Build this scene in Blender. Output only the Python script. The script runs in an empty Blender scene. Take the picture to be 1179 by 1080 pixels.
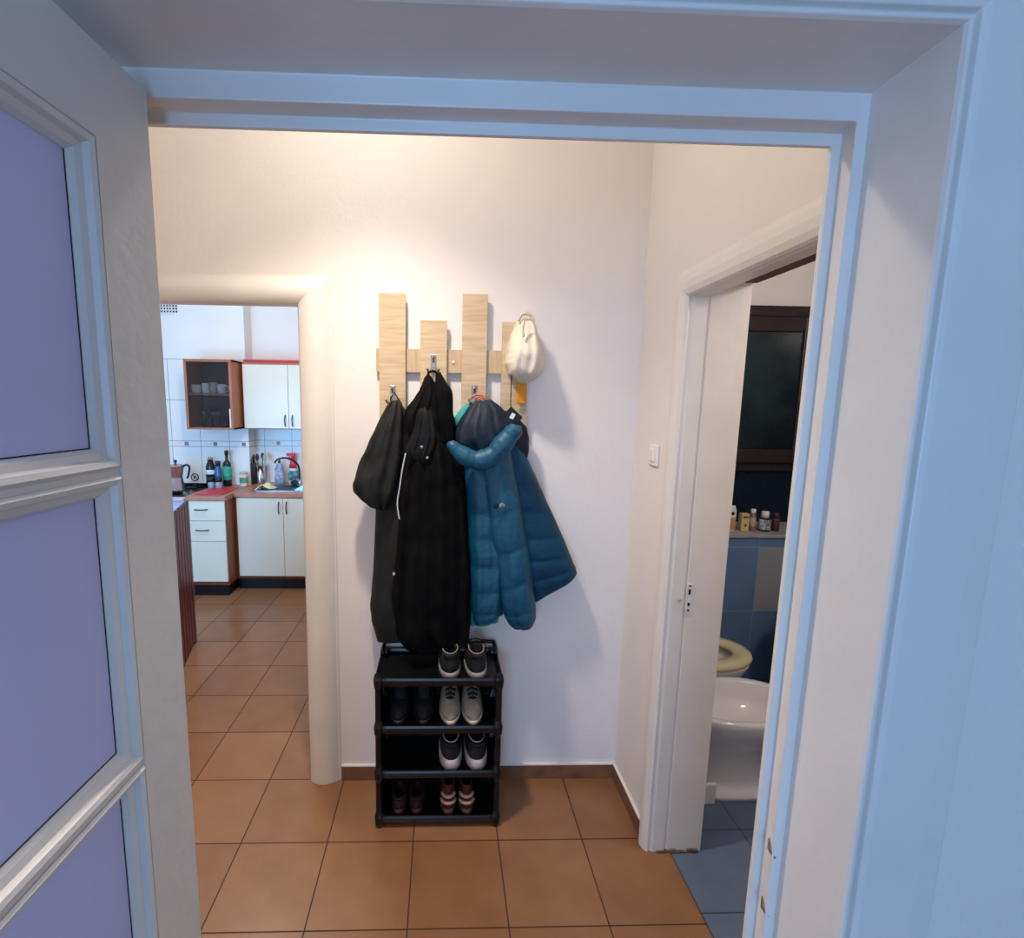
import bpy, bmesh, math, random
from mathutils import Vector, Matrix, noise
C = bpy.context.scene.collection
S = bpy.context.scene
PI = math.pi
random.seed(4)

# ------------------------------------------------------------------ camera, world, lights, exposure
RW = [[0.9994392, -0.0300034, 0.0148685], [0.0105354, -0.1397303, -0.9901335], [0.0317849, 0.9897349, -0.1393359]]
CAM = Vector((0.7575, -1.4035, 1.6830)); F = 577.85; CX, CY = 527.5, 546.2
cd = bpy.data.cameras.new('camera'); cam = bpy.data.objects.new('camera', cd); C.objects.link(cam); S.camera = cam
cd.sensor_width = 36.0; cd.lens = F/1179*36; cd.clip_start = .02
cd.shift_x = (589.5-CX)/1179; cd.shift_y = (CY-540)/1179
rx, ry, rz = RW
cam.matrix_world = Matrix(((rx[0], -ry[0], -rz[0], CAM.x), (rx[1], -ry[1], -rz[1], CAM.y), (rx[2], -ry[2], -rz[2], CAM.z), (0, 0, 0, 1)))

def ray(px, py):
    a, b = (px-CX)/F, (py-CY)/F
    return Vector([rx[i]*a+ry[i]*b+rz[i] for i in range(3)])
def W(px, py, v, ax=1):
    """point of the photograph on the plane <axis> = v"""
    d = ray(px, py); t = (v-CAM[ax])/d[ax]
    return CAM+d*t

w = bpy.data.worlds.new('world'); S.world = w; w.use_nodes = True
w.node_tree.nodes['Background'].inputs[0].default_value = (.55, .65, .9, 1)
w.node_tree.nodes['Background'].inputs[1].default_value = .05
S.view_settings.view_transform = 'Standard'; S.view_settings.look = 'None'
S.view_settings.gamma = 1; S.view_settings.use_curve_mapping = False
S.view_settings.exposure = -0.08

def light(name, kind, loc, energy, color, size=.1, rot=None, sy=None):
    l = bpy.data.lights.new(name, kind); l.energy = energy; l.color = color
    if kind == 'AREA':
        l.size = size
        if sy: l.shape = 'RECTANGLE'; l.size_y = sy
    else: l.shadow_soft_size = size
    o = bpy.data.objects.new(name, l); C.objects.link(o); o.location = loc
    if rot: o.rotation_euler = rot
    return o
light('hall_lamp_light', 'POINT', (.47, .0, 2.82), 15, (1.0, .95, .87), .07)
hs = light('hall_lamp_downlight', 'SPOT', (.47, .0, 2.82), 120, (1.0, .87, .74), .07)
hs.data.spot_size = math.radians(116); hs.data.spot_blend = 1.0
# daylight through the windows of the room behind the camera, of the kitchen
light('room_window_light', 'AREA', (.05, -4.35, 1.35), 88, (.30, .56, 1.0), 1.5, (PI/2, 0, 0), 1.5)
light('kitchen_window_light', 'AREA', (-1.40, .72, 1.35), 44, (.22, .56, 1.0), .85, (PI/2, 0, 0), .9)
light('bathroom_fill_light', 'POINT', (2.45, .0, 2.35), 27, (1.0, .90, .80), .08)  # fill light added to brighten the dim bathroom, not a known fixture
light('kitchen_lamp_light', 'POINT', (-.5, 1.6, 2.7), 46, (1.0, .93, .84), .10)

# ------------------------------------------------------------------ materials
def lin(c): return tuple(((x/255)/12.92 if x/255 <= .04045 else ((x/255+.055)/1.055)**2.4) for x in c)
MT = {}
def mat(name, rgb, rough=.5, metal=0, vary=0, scale=8, bump=0, bscale=40, stretch=(1, 1, 1), trans=0, rgb2=None, sheen=0, emit=0, alpha=1, ior=1.45, spec=.5):
    if name in MT: return MT[name]
    m = bpy.data.materials.new(name); m.use_nodes = True; nt = m.node_tree; b = nt.nodes['Principled BSDF']
    c = lin(rgb)
    b.inputs['Base Color'].default_value = (*c, 1); b.inputs['Roughness'].default_value = rough
    b.inputs['Metallic'].default_value = metal; b.inputs['Transmission Weight'].default_value = trans
    b.inputs['IOR'].default_value = ior; b.inputs['Specular IOR Level'].default_value = spec
    if sheen: b.inputs['Sheen Weight'].default_value = sheen
    tc = nt.nodes.new('ShaderNodeTexCoord'); mp = nt.nodes.new('ShaderNodeMapping'); mp.inputs['Scale'].default_value = stretch
    nt.links.new(tc.outputs['Object'], mp.inputs[0])
    n = nt.nodes.new('ShaderNodeTexNoise'); n.inputs['Scale'].default_value = scale; n.inputs['Detail'].default_value = 5
    nt.links.new(mp.outputs[0], n.inputs['Vector'])
    cr = nt.nodes.new('ShaderNodeValToRGB')
    c2 = lin(rgb2) if rgb2 else tuple(max(0, x*(1-vary)) for x in c)
    cr.color_ramp.elements[0].color = (*c2, 1); cr.color_ramp.elements[1].color = (*c, 1)
    cr.color_ramp.elements[0].position = .35; cr.color_ramp.elements[1].position = .62
    nt.links.new(n.outputs['Fac'], cr.inputs[0]); nt.links.new(cr.outputs[0], b.inputs['Base Color'])
    if bump:
        n2 = nt.nodes.new('ShaderNodeTexNoise'); n2.inputs['Scale'].default_value = bscale; n2.inputs['Detail'].default_value = 4
        nt.links.new(mp.outputs[0], n2.inputs['Vector'])
        bp = nt.nodes.new('ShaderNodeBump'); bp.inputs['Strength'].default_value = bump; bp.inputs['Distance'].default_value = .004
        nt.links.new(n2.outputs['Fac'], bp.inputs['Height']); nt.links.new(bp.outputs[0], b.inputs['Normal'])
    MT[name] = m
    return m

class NT:
    """tiny math-node helper"""
    def __init__(s, m):
        s.nt = m.node_tree; s.b = s.nt.nodes['Principled BSDF']
        tc = s.nt.nodes.new('ShaderNodeTexCoord'); sp = s.nt.nodes.new('ShaderNodeSeparateXYZ')
        s.nt.links.new(tc.outputs['Object'], sp.inputs[0]); s.P = tc.outputs['Object']
        s.x, s.y, s.z = sp.outputs
    def m(s, op, a, b=0.0, c=0.0):
        n = s.nt.nodes.new('ShaderNodeMath'); n.operation = op
        for i, v in enumerate((a, b, c)):
            if isinstance(v, (int, float)): n.inputs[i].default_value = v
            else: s.nt.links.new(v, n.inputs[i])
        return n.outputs[0]
    def grid(s, v, pitch, off, half):      # 1 on lines
        f = s.m('FRACT', s.m('DIVIDE', s.m('SUBTRACT', v, off), pitch))
        d = s.m('MINIMUM', f, s.m('SUBTRACT', 1.0, f))
        return s.m('LESS_THAN', d, half/pitch)
    def cell(s, v, pitch, off): return s.m('FLOOR', s.m('DIVIDE', s.m('SUBTRACT', v, off), pitch))
    def line(s, v, at, half): return s.m('LESS_THAN', s.m('ABSOLUTE', s.m('SUBTRACT', v, at)), half)
    def mix(s, f, a, b):
        n = s.nt.nodes.new('ShaderNodeMix'); n.data_type = 'RGBA'
        s.nt.links.new(f, n.inputs[0])
        for i, v in ((6, a), (7, b)):
            if isinstance(v, tuple): n.inputs[i].default_value = (*v, 1)
            else: s.nt.links.new(v, n.inputs[i])
        return n.outputs[2]
    def noise(s, scale, detail=4):
        n = s.nt.nodes.new('ShaderNodeTexNoise'); n.inputs['Scale'].default_value = scale; n.inputs['Detail'].default_value = detail
        s.nt.links.new(s.P, n.inputs['Vector']); return n.outputs['Fac']
    def white(s, a, b):
        cb = s.nt.nodes.new('ShaderNodeCombineXYZ'); s.nt.links.new(a, cb.inputs[0]); s.nt.links.new(b, cb.inputs[1])
        n = s.nt.nodes.new('ShaderNodeTexWhiteNoise'); s.nt.links.new(cb.outputs[0], n.inputs['Vector']); return n.outputs['Value']
    def bump(s, h, dist=.002, strength=.6):
        bp = s.nt.nodes.new('ShaderNodeBump'); bp.inputs['Distance'].default_value = dist; bp.inputs['Strength'].default_value = strength
        s.nt.links.new(h, bp.inputs['Height']); s.nt.links.new(bp.outputs[0], s.b.inputs['Normal'])
def newmat(name, rough=.5):
    m = bpy.data.materials.new(name); m.use_nodes = True
    m.node_tree.nodes['Principled BSDF'].inputs['Roughness'].default_value = rough
    return m, NT(m)

def floor_mat():
    m, t = newmat('brown_floor_tile', .33)
    g = t.m('MAXIMUM', t.grid(t.x, .33, 0, .0024), t.grid(t.y, .33, 0, .0024))
    v = t.white(t.cell(t.x, .33, 0), t.cell(t.y, .33, 0))
    f = t.m('ADD', t.m('MULTIPLY', t.noise(7), .75), t.m('MULTIPLY', v, .30))
    col = t.mix(f, lin((112, 74, 46)), lin((156, 112, 78)))
    fine = t.mix(t.m('MULTIPLY', t.m('GREATER_THAN', t.noise(90, 2), .62), .25), col, lin((150, 92, 66)))
    out = t.mix(g, fine, lin((58, 32, 22)))
    t.nt.links.new(out, t.b.inputs['Base Color'])
    t.nt.links.new(t.m('ADD', t.m('MULTIPLY', g, .4), t.m('ADD', .26, t.m('MULTIPLY', t.noise(14), .14))), t.b.inputs['Roughness'])
    t.bump(t.m('ADD', t.m('SUBTRACT', 1.0, g), t.m('MULTIPLY', t.noise(25), .12)), .0012)
    return m
def bath_floor_mat():
    m, t = newmat('slate_blue_floor_tile', .4)
    g = t.m('MAXIMUM', t.grid(t.x, .33, 1.973, .0022), t.grid(t.y, .33, .036, .0022))
    col = t.mix(t.noise(9), lin((74, 88, 112)), lin((100, 112, 134)))
    t.nt.links.new(t.mix(g, col, lin((45, 50, 62))), t.b.inputs['Base Color']); t.bump(t.m('SUBTRACT', 1.0, g), .001)
    return m
def bath_wall_mat():
    m, t = newmat('blue_wall_tile', .25)
    z0 = BT
    g = t.m('MAXIMUM', t.grid(t.x, .30, 2.655, .0028), t.grid(t.z, .40, z0, .0028))
    cx = t.cell(t.x, .30, 2.655); cz = t.cell(t.z, .40, z0)
    grey = t.m('MULTIPLY', t.m('COMPARE', cx, 0.0, .1), t.m('COMPARE', cz, -1.0, .1))
    blue = t.mix(t.noise(6), lin((88, 112, 148)), lin((112, 138, 174)))
    col = t.mix(grey, blue, lin((146, 146, 152)))
    t.nt.links.new(t.mix(g, col, lin((122, 146, 172))), t.b.inputs['Base Color']); t.bump(t.m('SUBTRACT', 1.0, g), .001)
    return m
def kitchen_wall_mat():
    m, t = newmat('white_glazed_kitchen_tile', .22)
    below = t.m('LESS_THAN', t.z, 2.056)
    g = t.grid(t.x, .266, -1.788+.266*4, .0022)
    for z in (2.054, 1.68, 1.299, 1.246, .88, .5): g = t.m('MAXIMUM', g, t.line(t.z, z, .0022))
    g = t.m('MULTIPLY', g, below)
    fr = t.m('FRACT', t.m('DIVIDE', t.m('SUBTRACT', t.x, -1.788+.266*4), .266))
    sq = t.m('MULTIPLY', t.m('LESS_THAN', t.m('ABSOLUTE', t.m('SUBTRACT', fr, .5)), .07), t.line(t.z, 1.2725, .018))
    sw = t.m('MULTIPLY', t.m('MULTIPLY', t.m('LESS_THAN', t.m('ABSOLUTE', t.m('SUBTRACT', fr, .22)), .14), t.line(t.z, 1.2725, .012)), t.m('GREATER_THAN', t.noise(60), .55))
    base = t.mix(t.noise(3), lin((226, 226, 226)), lin((238, 238, 238)))
    col = t.mix(t.m('MULTIPLY', sw, .35), base, lin((130, 120, 125)))
    col = t.mix(t.m('MULTIPLY', sq, .85), col, lin((92, 86, 98)))
    t.nt.links.new(t.mix(g, col, lin((128, 122, 126))), t.b.inputs['Base Color'])
    t.nt.links.new(t.m('SUBTRACT', .75, t.m('MULTIPLY', below, .5)), t.b.inputs['Roughness'])
    return m

paint = mat('wall_paint', (236, 228, 222), .75, vary=.03, scale=3, bump=.25, bscale=60)
gloss = mat('white_gloss_paint', (232, 226, 220), .38, vary=.05, scale=6, bump=.30, bscale=26)
kpaint = mat('kitchen_paint', (240, 240, 240), .7, vary=.03, scale=3)
ceilm = mat('ceiling_paint', (238, 234, 228), .8)
skirt = mat('skirting_tile', (132, 92, 66), .4, vary=.35, scale=9, bump=.2)
caulk = mat('filler', (226, 218, 212), .7)
black = mat('black', (12, 12, 13), .5)
steel = mat('steel', (190, 190, 192), .25, 1)
brass = mat('antique_metal', (168, 158, 144), .30, 1)
chrome = mat('chrome', (210, 212, 216), .12, 1)

# ------------------------------------------------------------------ mesh helpers
def obj(name, bm, m, parent=None, smooth=False, bevel=0, kind=None, label=None, recalc=True):
    if recalc: bmesh.ops.recalc_face_normals(bm, faces=bm.faces)
    me = bpy.data.meshes.new(name); bm.to_mesh(me); bm.free()
    for x in (m if isinstance(m, (list, tuple)) else [m]): me.materials.append(x)
    if smooth:
        for p in me.polygons: p.use_smooth = True
    o = bpy.data.objects.new(name, me); C.objects.link(o)
    if parent is not None: o.parent = parent
    elif kind is None and label is None: pass
    if kind: o['kind'] = kind
    if label: o['label'] = label
    if bevel:
        b = o.modifiers.new('bevel', 'BEVEL'); b.width = bevel; b.segments = 2; b.limit_method = 'ANGLE'; b.angle_limit = .6
    return o
def thing(name, label, cat, loc=(0, 0, 0), rz=0, group=None, kind=None):
    o = bpy.data.objects.new(name, None); C.objects.link(o); o.location = loc; o.rotation_euler = (0, 0, rz)
    o.empty_display_size = .05
    o['label'] = label; o['category'] = cat
    if group: o['group'] = group
    if kind: o['kind'] = kind
    return o
def tag(o, label, cat, group=None):
    o['label'] = label; o['category'] = cat
    if group: o['group'] = group
    return o
def BM(): return bmesh.new()
def box(bm, x0, x1, y0, y1, z0, z1, mi=0):
    v = [bm.verts.new(p) for p in ((x0, y0, z0), (x1, y0, z0), (x1, y1, z0), (x0, y1, z0), (x0, y0, z1), (x1, y0, z1), (x1, y1, z1), (x0, y1, z1))]
    for f in ((0, 3, 2, 1), (4, 5, 6, 7), (0, 1, 5, 4), (1, 2, 6, 5), (2, 3, 7, 6), (3, 0, 4, 7)):
        bm.faces.new([v[i] for i in f]).material_index = mi
    return bm
def loft(bm, rings, cap=True, closed=True, mi=0):
    vs = [[bm.verts.new(p) for p in r] for r in rings]
    n = len(vs[0])
    for a, b in zip(vs, vs[1:]):
        for i in range(n if closed else n-1):
            j = (i+1) % n
            bm.faces.new((a[i], a[j], b[j], b[i])).material_index = mi
    if cap:
        for r in (vs[0], vs[-1]):
            try: bm.faces.new(r).material_index = mi
            except ValueError: pass
    return vs
def lathe(bm, prof, c=(0, 0, 0), n=32, sx=1, sy=1, cap=True, mi=0):
    return loft(bm, [[(c[0]+r*sx*math.cos(2*PI*i/n), c[1]+r*sy*math.sin(2*PI*i/n), c[2]+z) for i in range(n)] for r, z in prof], cap, mi=mi)
def tube(bm, pts, r, n=10, cap=True, mi=0):
    pts = [Vector(p) for p in pts]; rs = r if isinstance(r, (list, tuple)) else [r]*len(pts)
    rings = []; up = None
    for i, p in enumerate(pts):
        t = (pts[min(i+1, len(pts)-1)]-pts[max(i-1, 0)]).normalized()
        if up is None:
            up = Vector((0, 0, 1)) if abs(t.z) < .9 else Vector((1, 0, 0))
        a = (up-t*up.dot(t)).normalized(); b = t.cross(a); up = a
        rings.append([p+a*(rs[i]*math.cos(2*PI*k/n))+b*(rs[i]*math.sin(2*PI*k/n)) for k in range(n)])
    return loft(bm, rings, cap, mi=mi)
def cr(pts, k=8):
    """Catmull-Rom through tuples"""
    out = []; n = len(pts)
    for i in range(n-1):
        p0, p1, p2, p3 = pts[max(i-1, 0)], pts[i], pts[i+1], pts[min(i+2, n-1)]
        for s in range(k):
            t = s/k
            out.append(tuple(.5*((2*b)+(-a+c)*t+(2*a-5*b+4*c-d)*t*t+(-a+3*b-3*c+d)*t**3) for a, b, c, d in zip(p0, p1, p2, p3)))
    out.append(tuple(pts[-1])); return out

def frame_sweep(bm, prof, a0, a1, zt, plane='XZ', z0=0.0):
    """door lining and casing: prof = (side offset, top offset, depth coordinate); mitred at both corners"""
    rings = []
    P = (lambda a, d, z: (a, d, z)) if plane == 'XZ' else (lambda a, d, z: (d, a, z))
    rings.append([P(a0-s, d, z0) for s, t, d in prof]); rings.append([P(a0-s, d, zt+t) for s, t, d in prof])
    rings.append([P(a1+s, d, zt+t) for s, t, d in prof]); rings.append([P(a1+s, d, z0) for s, t, d in prof])
    return loft(bm, rings, cap=True, closed=True)

# ------------------------------------------------------------------ shell
YB = .66                                       # hall back wall
HX = 1.558                                     # hall right wall
def struct(name, bm, m, **k): return obj(name, bm, m, kind='structure', **k)
fm = floor_mat()
b = BM(); box(b, -2.9, 1.64, -.80, 3.9, -.05, 0); struct('floor', b, fm)
b = BM(); box(b, 1.64, 3.4, -.80, 2.0, -.05, -.001); struct('floor_bathroom', b, bath_floor_mat())
b = BM(); box(b, -1.6, 3.4, -4.6, -.80, -.05, 0); struct('floor_front_room', b, mat('parquet', (150, 112, 78), .4, vary=.3, scale=4, stretch=(1, 12, 1)))
KO = (-.70, .184, 2.055)                       # kitchen opening
BO = (-.50, .270, 2.04)                        # bathroom opening (Y)
FO = (.325, 1.298, 2.048)                      # front opening
b = BM(); box(b, -.9, KO[0]-.03, YB, .80, 0, 3.0); box(b, KO[1]+.03, 1.62, YB, .80, 0, 3.0); box(b, KO[0]-.03, KO[1]+.03, YB, .80, KO[2]+.085, 3.0)
struct('wall_back', b, paint)
b = BM(); box(b, HX, 1.74, BO[1]+.03, 1.0, 0, 3.0); box(b, HX, 1.74, -.62, BO[0]-.03, 0, 3.0); box(b, HX, 1.74, BO[0]-.03, BO[1]+.03, BO[2]+.08, 3.0)
struct('wall_right', b, paint)
b = BM(); box(b, -.9, -.78, -.62, YB, 0, 3.0); struct('wall_left', b, paint)
b = BM(); box(b, -1.6, FO[0]-.06, -.80, -.645, 0, 3.0); box(b, FO[1]+.06, 3.4, -.80, -.645, 0, 3.0); box(b, FO[0]-.06, FO[1]+.06, -.80, -.645, FO[2]+.09, 3.0)
struct('wall_front', b, paint)
b = BM(); box(b, -2.9, 3.4, -4.6, 3.9, 3.0, 3.08); struct('ceiling', b, ceilm)
# room behind the camera, with its window opening
b = BM(); box(b, -1.7, -1.6, -4.6, -.62, 0, 3.0); struct('wall_room_left', b, paint)
b = BM(); box(b, 3.3, 3.4, -4.6, -.62, 0, 3.0); struct('wall_room_right', b, paint)
b = BM(); box(b, -1.6, -.65, -4.6, -4.45, 0, 3.0); box(b, .95, 3.3, -4.6, -4.45, 0, 3.0); box(b, -.65, .95, -4.6, -4.45, 0, .65); box(b, -.65, .95, -4.6, -4.45, 2.25, 3.0)
struct('wall_room_back', b, paint)
# kitchen
KY1, KY2, KJ = 3.40, 3.58, -1.075
b = BM(); box(b, -2.9, KJ, KY1, 3.9, 0, 3.0); box(b, KJ, 1.5, KY2, 3.9, 0, 3.0)
struct('wall_kitchen_back', b, kitchen_wall_mat())
b = BM(); box(b, -3.0, -2.9, .66, 3.9, 0, 3.0); struct('wall_kitchen_left', b, kpaint)
b = BM(); box(b, 1.40, 1.5, .80, 3.9, 0, 3.0)
struct('wall_kitchen_right', b, kpaint)
b = BM(); box(b, -2.9, -1.85, .66, .80, 0, 3.0); box(b, -.95, -.9, .66, .80, 0, 3.0); box(b, -1.85, -.95, .66, .80, 0, .88); box(b, -1.85, -.95, .66, .80, 1.82, 3.0); struct('wall_kitchen_front', b, kpaint)
# bathroom
BY1, BY2 = 1.45, 1.78
BT = W(871, 630, BY1)[2]                       # first full grout line
ledge_z = W(835, 615, BY1)[2]
bwm = bath_wall_mat()
b = BM(); box(b, 1.74, 3.4, BY1, 2.0, 0, ledge_z-.02); struct('wall_bathroom_low', b, bwm)
b = BM(); box(b, 1.74, 3.4, BY2, 2.0, ledge_z-.02, 1.42); struct('wall_bathroom_back', b, mat('ledge_back_navy', (18, 28, 44), .25, vary=.3, scale=4))  # wall strip above the ledge, coloured much darker than the tiles below
b = BM(); box(b, 1.74, 3.4, BY2, 2.0, 1.42, 3.0); struct('wall_bathroom_upper', b, paint)
b = BM(); box(b, 3.3, 3.4, -.62, 2.0, 0, 3.0); struct('wall_bathroom_right', b, bwm)
b = BM(); box(b, 1.74, 1.76, .36, 2.0, 0, 1.42); struct('wall_bathroom_left', b, bwm)
b = BM(); box(b, 1.745, 3.3, BY1-.012, BY2, ledge_z-.02, ledge_z)
obj('trim_ledge', b, mat('ledge_stone', (168, 166, 168), .35, vary=.2), kind='structure', bevel=.003)

# skirting
def skirting(name, segs):
    b = BM()
    for s in segs: box(b, *s, 0, .068)
    o = struct(name, b, skirt)
    b = BM()
    for x0, x1, y0, y1 in segs: box(b, x0-.001, x1+.001, y0-.001, y1+.001, .068, .074)
    obj('filler_bead', b, caulk, o)
skirting('baseboard_back', [(.322, HX, YB-.010, YB)])
skirting('baseboard_right', [(HX-.010, HX, .345, YB-.010)])

# front doorway lining and casing (nearest frame)
FP = [(.0, .0, -.651), (.0, .0, -.660), (.012, .015, -.661), (.012, .015, -.694), (.027, .048, -.695), (.027, .050, -.813),
      (.029, .052, -.819), (.033, .056, -.819), (.034, .057, -.812), (.038, .061, -.812), (.040, .063, -.820),
      (.048, .070, -.822), (.120, .145, -.822), (.150, .175, -.820), (.157, .183, -.812), (.160, .187, -.80), (.160, .187, -.79), (.07, .10, -.645)]
FP = [(s-.007, t, d) if d < -.69 else (s, t, d) for s, t, d in FP]
b = BM(); frame_sweep(b, FP, FO[0], FO[1], FO[2])
tf = struct('trim_front_door', b, gloss, bevel=.0015)
# kitchen doorway casing (convex, bulging)
KP = [(.03, .085, .80), (.0, .075, .80), (.0, .075, .692), (.0, .0, .690), (.0, .0, .654)]
for k in range(1, 17):
    u = k/17; KP.append((.124*u, .104*u, .654-.028*math.sin(PI*u)**.7-.004*(1-u)))
KP += [(.125, .105, .652), (.133, .112, .654), (.134, .113, .66), (.03, .085, .66)]
b = BM(); frame_sweep(b, KP, KO[0], KO[1], KO[2]); struct('trim_kitchen_door', b, gloss, bevel=.0015)
# bathroom doorway casing, in the YZ plane
BP = [(.03, .08, 1.76), (.0, .060, 1.76), (.0, .060, 1.632), (-.0, .055, 1.628), (.004, .05, 1.626), (.004, .004, 1.620), (.0, .0, 1.618), (.0, .0, 1.574), (.003, .003, 1.566), (.003, .003, 1.560), (.0, .0, 1.554),
      (.006, .006, 1.545), (.020, .022, 1.538), (.036, .045, 1.536), (.050, .068, 1.540), (.060, .084, 1.547), (.065, .092, HX), (.03, .08, HX)]
b = BM(); frame_sweep(b, BP, BO[0], BO[1], BO[2], 'YZ'); tb = struct('trim_bathroom_door', b, gloss, bevel=.001)
# door lining lintel strip of brown wood seen under the bathroom lintel
b = BM(); box(b, 1.735, 1.775, BO[0], BO[1], BO[2]+.046, BO[2]+.075); obj('lintel_strip', b, mat('brown_strip', (112, 84, 78), .5, vary=.2), tb)

# strike plates
def strike(par, x, y, z, axis, s=1, mt=gloss):
    b = BM(); hs = BM()
    if axis == 'Y':   # plate on a jamb facing -Y
        box(b, x-.011*s, x+.011*s, y-.002, y+.001, z-.055*s, z+.055*s)
        for dz, h in ((.028, .010), (-.018, .006), (-.040, .003), (.05, .003)): box(hs, x-.004*s, x+.004*s, y-.0026, y+.001, z+dz*s-h*s, z+dz*s+h*s)
    else:             # plate on a jamb facing -X
        box(b, x-.002, x+.001, y-.010*s, y+.010*s, z-.075*s, z+.075*s)
        for dz, h in ((.045, .016), (-.02, .024)): box(hs, x-.0026, x+.001, y-.005*s, y+.004*s, z+dz*s-h*s, z+dz*s+h*s)
    pz = obj('strike_plate', b, mt, par, bevel=.0006)
    obj('latch_hole', hs, black, pz)
    return pz
q = W(793, 690, BO[1]); strike(tb, q.x, BO[1], q.z, 'Y')
b = BM(); tube(b, [(q.x-.03, BO[1], q.z-.004), (q.x-.038, BO[1]-.006, q.z-.004)], .004); obj('latch_keeper', b, steel, tb)
for (px, py) in ((889, 945), (881, 1012)):
    q = W(px, py, FO[1]+.012, 0)
    pl = strike(tf, FO[1]+.012, q.y, q.z, 'X', .62)
    b = BM(); tube(b, [(FO[1]+.010, q.y-.004, q.z-.030), (FO[1]+.004, q.y-.012, q.z-.040), (FO[1]+.011, q.y-.016, q.z-.052)], .0035); obj('latch_tongue', b, brass, pl)

# chipped foot of the bathroom casing
b = BM()
for i in range(9):
    x = 1.60+i*.017; box(b, x-.012, x+.011, BO[1]-.006-.004*random.random(), BO[1]+.01, 0, .004+.010*random.random())
obj('broken_filler', b, mat('crumbled_filler', (120, 104, 96), .9, vary=.7, scale=40), tb)

# ------------------------------------------------------------------ door leaf standing open at the left
H = Vector((.386, -.711, 0)); dd = Vector((-.05705, -.99837, 0)); nn = Vector((.99837, -.05705, 0))
door = bpy.data.objects.new('door_1', None); C.objects.link(door)
door.matrix_world = Matrix(((dd.x, nn.x, 0, H.x), (dd.y, nn.y, 0, H.y), (0, 0, 1, .008), (0, 0, 0, 1)))
door['kind'] = 'structure'; door['category'] = 'door'; door['label'] = 'white painted glazed door leaf standing open at the left edge'
LW, LT, TH = .905, 2.053, .040          # local x = along leaf, y = out of visible face, z up
zb = [(1.595, 1.955), (1.220, 1.585), (.845, 1.210)]
b = BM()
box(b, 0, .095, -TH, 0, 0, LT); box(b, LW-.095, LW, -TH, 0, 0, LT); box(b, .095, LW-.095, -TH, 0, 1.955, LT)
box(b, .095, LW-.095, -TH, 0, 0, .18); box(b, .095, LW-.095, -TH, 0, .745, .845)
for z0, z1 in ((1.585, 1.595), (1.210, 1.220)): box(b, .095, LW-.095, -TH+.003, -.003, z0, z1)
obj('leaf_frame', b, gloss, door)
b = BM(); box(b, .095, LW-.095, -.028, -.012, .18, .745); obj('lower_panel', b, gloss, door)
lav = mat('frosted_glass', (214, 208, 236), .35, vary=.10, scale=1.2, stretch=(5, 1, .4))
_nt = lav.node_tree; _tr = _nt.nodes.new('ShaderNodeBsdfTranslucent'); _tr.inputs[0].default_value = (.93, .88, 1, 1)
_mx = _nt.nodes.new('ShaderNodeMixShader'); _mx.inputs[0].default_value = .5
_nt.links.new(_nt.nodes['Principled BSDF'].outputs[0], _mx.inputs[1]); _nt.links.new(_tr.outputs[0], _mx.inputs[2]); _nt.links.new(_mx.outputs[0], _nt.nodes['Material Output'].inputs[0])
for z0, z1 in zb:
    b = BM()
    for sgn in (1, -1):
        f0 = 0 if sgn == 1 else -TH
        rings = []
        for ins, dp in ((-.001, -.002), (.003, .001), (.009, -.001), (.0115, -.008), (.013, -.0085), (.019, -.011), (.023, -.017), (.023, -.020)):
            y = f0+sgn*dp
            rings.append([(.095+ins, y, z0+ins), (LW-.095-ins, y, z0+ins), (LW-.095-ins, y, z1-ins), (.095+ins, y, z1-ins)])
        loft(b, rings, cap=False)
    obj('glazing_bead', b, gloss, door)
    b = BM(); box(b, .1175, LW-.1175, -.0215, -.0185, z0+.0225, z1-.0225); obj('glass_pane', b, lav, door)
    b = BM()                                  # dark gap where the putty has cracked
    for x in (.1185,): box(b, x, x+.0012, -.0190, -.0180, z0+.024, z1-.024)
    box(b, .12, .30, -.0190, -.0180, z0+.0235, z0+.0247)
    obj('putty_gap', b, black, door)
b = BM()
for z in (.25, 1.75): tube(b, [(-.006, -.036, z-.05), (-.006, -.036, z+.05)], .007)
obj('hinge', b, gloss, door)
b = BM(); tube(b, [(LW-.05, 0, 1.02), (LW-.05, .05, 1.02), (LW-.17, .055, 1.02)], .009); obj('door_handle', b, brass, door)

# ------------------------------------------------------------------ light switch
def plate_switch(px, py):
    c = W(px, py, HX, 0)
    t = thing('light_switch', 'white light switch beside the bathroom door casing', 'light switch', (HX, c.y, c.z))
    b = BM(); box(b, -.010, 0, -.040, .040, -.040, .040); obj('switch_plate', b, mat('switch_plastic', (236, 230, 224), .3), t, bevel=.005)
    b = BM(); box(b, -.016, -.009, -.020, .020, -.024, .024); obj('rocker', b, MT['switch_plastic'], t, bevel=.004)
plate_switch(754, 524)
# hall lamp overhead, out of the picture
t = thing('ceiling_lamp', 'round white ceiling lamp of the hall', 'lamp', (.47, .02, 3.0))
b = BM(); lathe(b, [(.05, 0), (.05, -.02), (.015, -.03), (.015, -.07), (.13, -.10), (.135, -.11), (.01, -.105)]); obj('lamp_shade', b, gloss, t, smooth=True)

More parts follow.
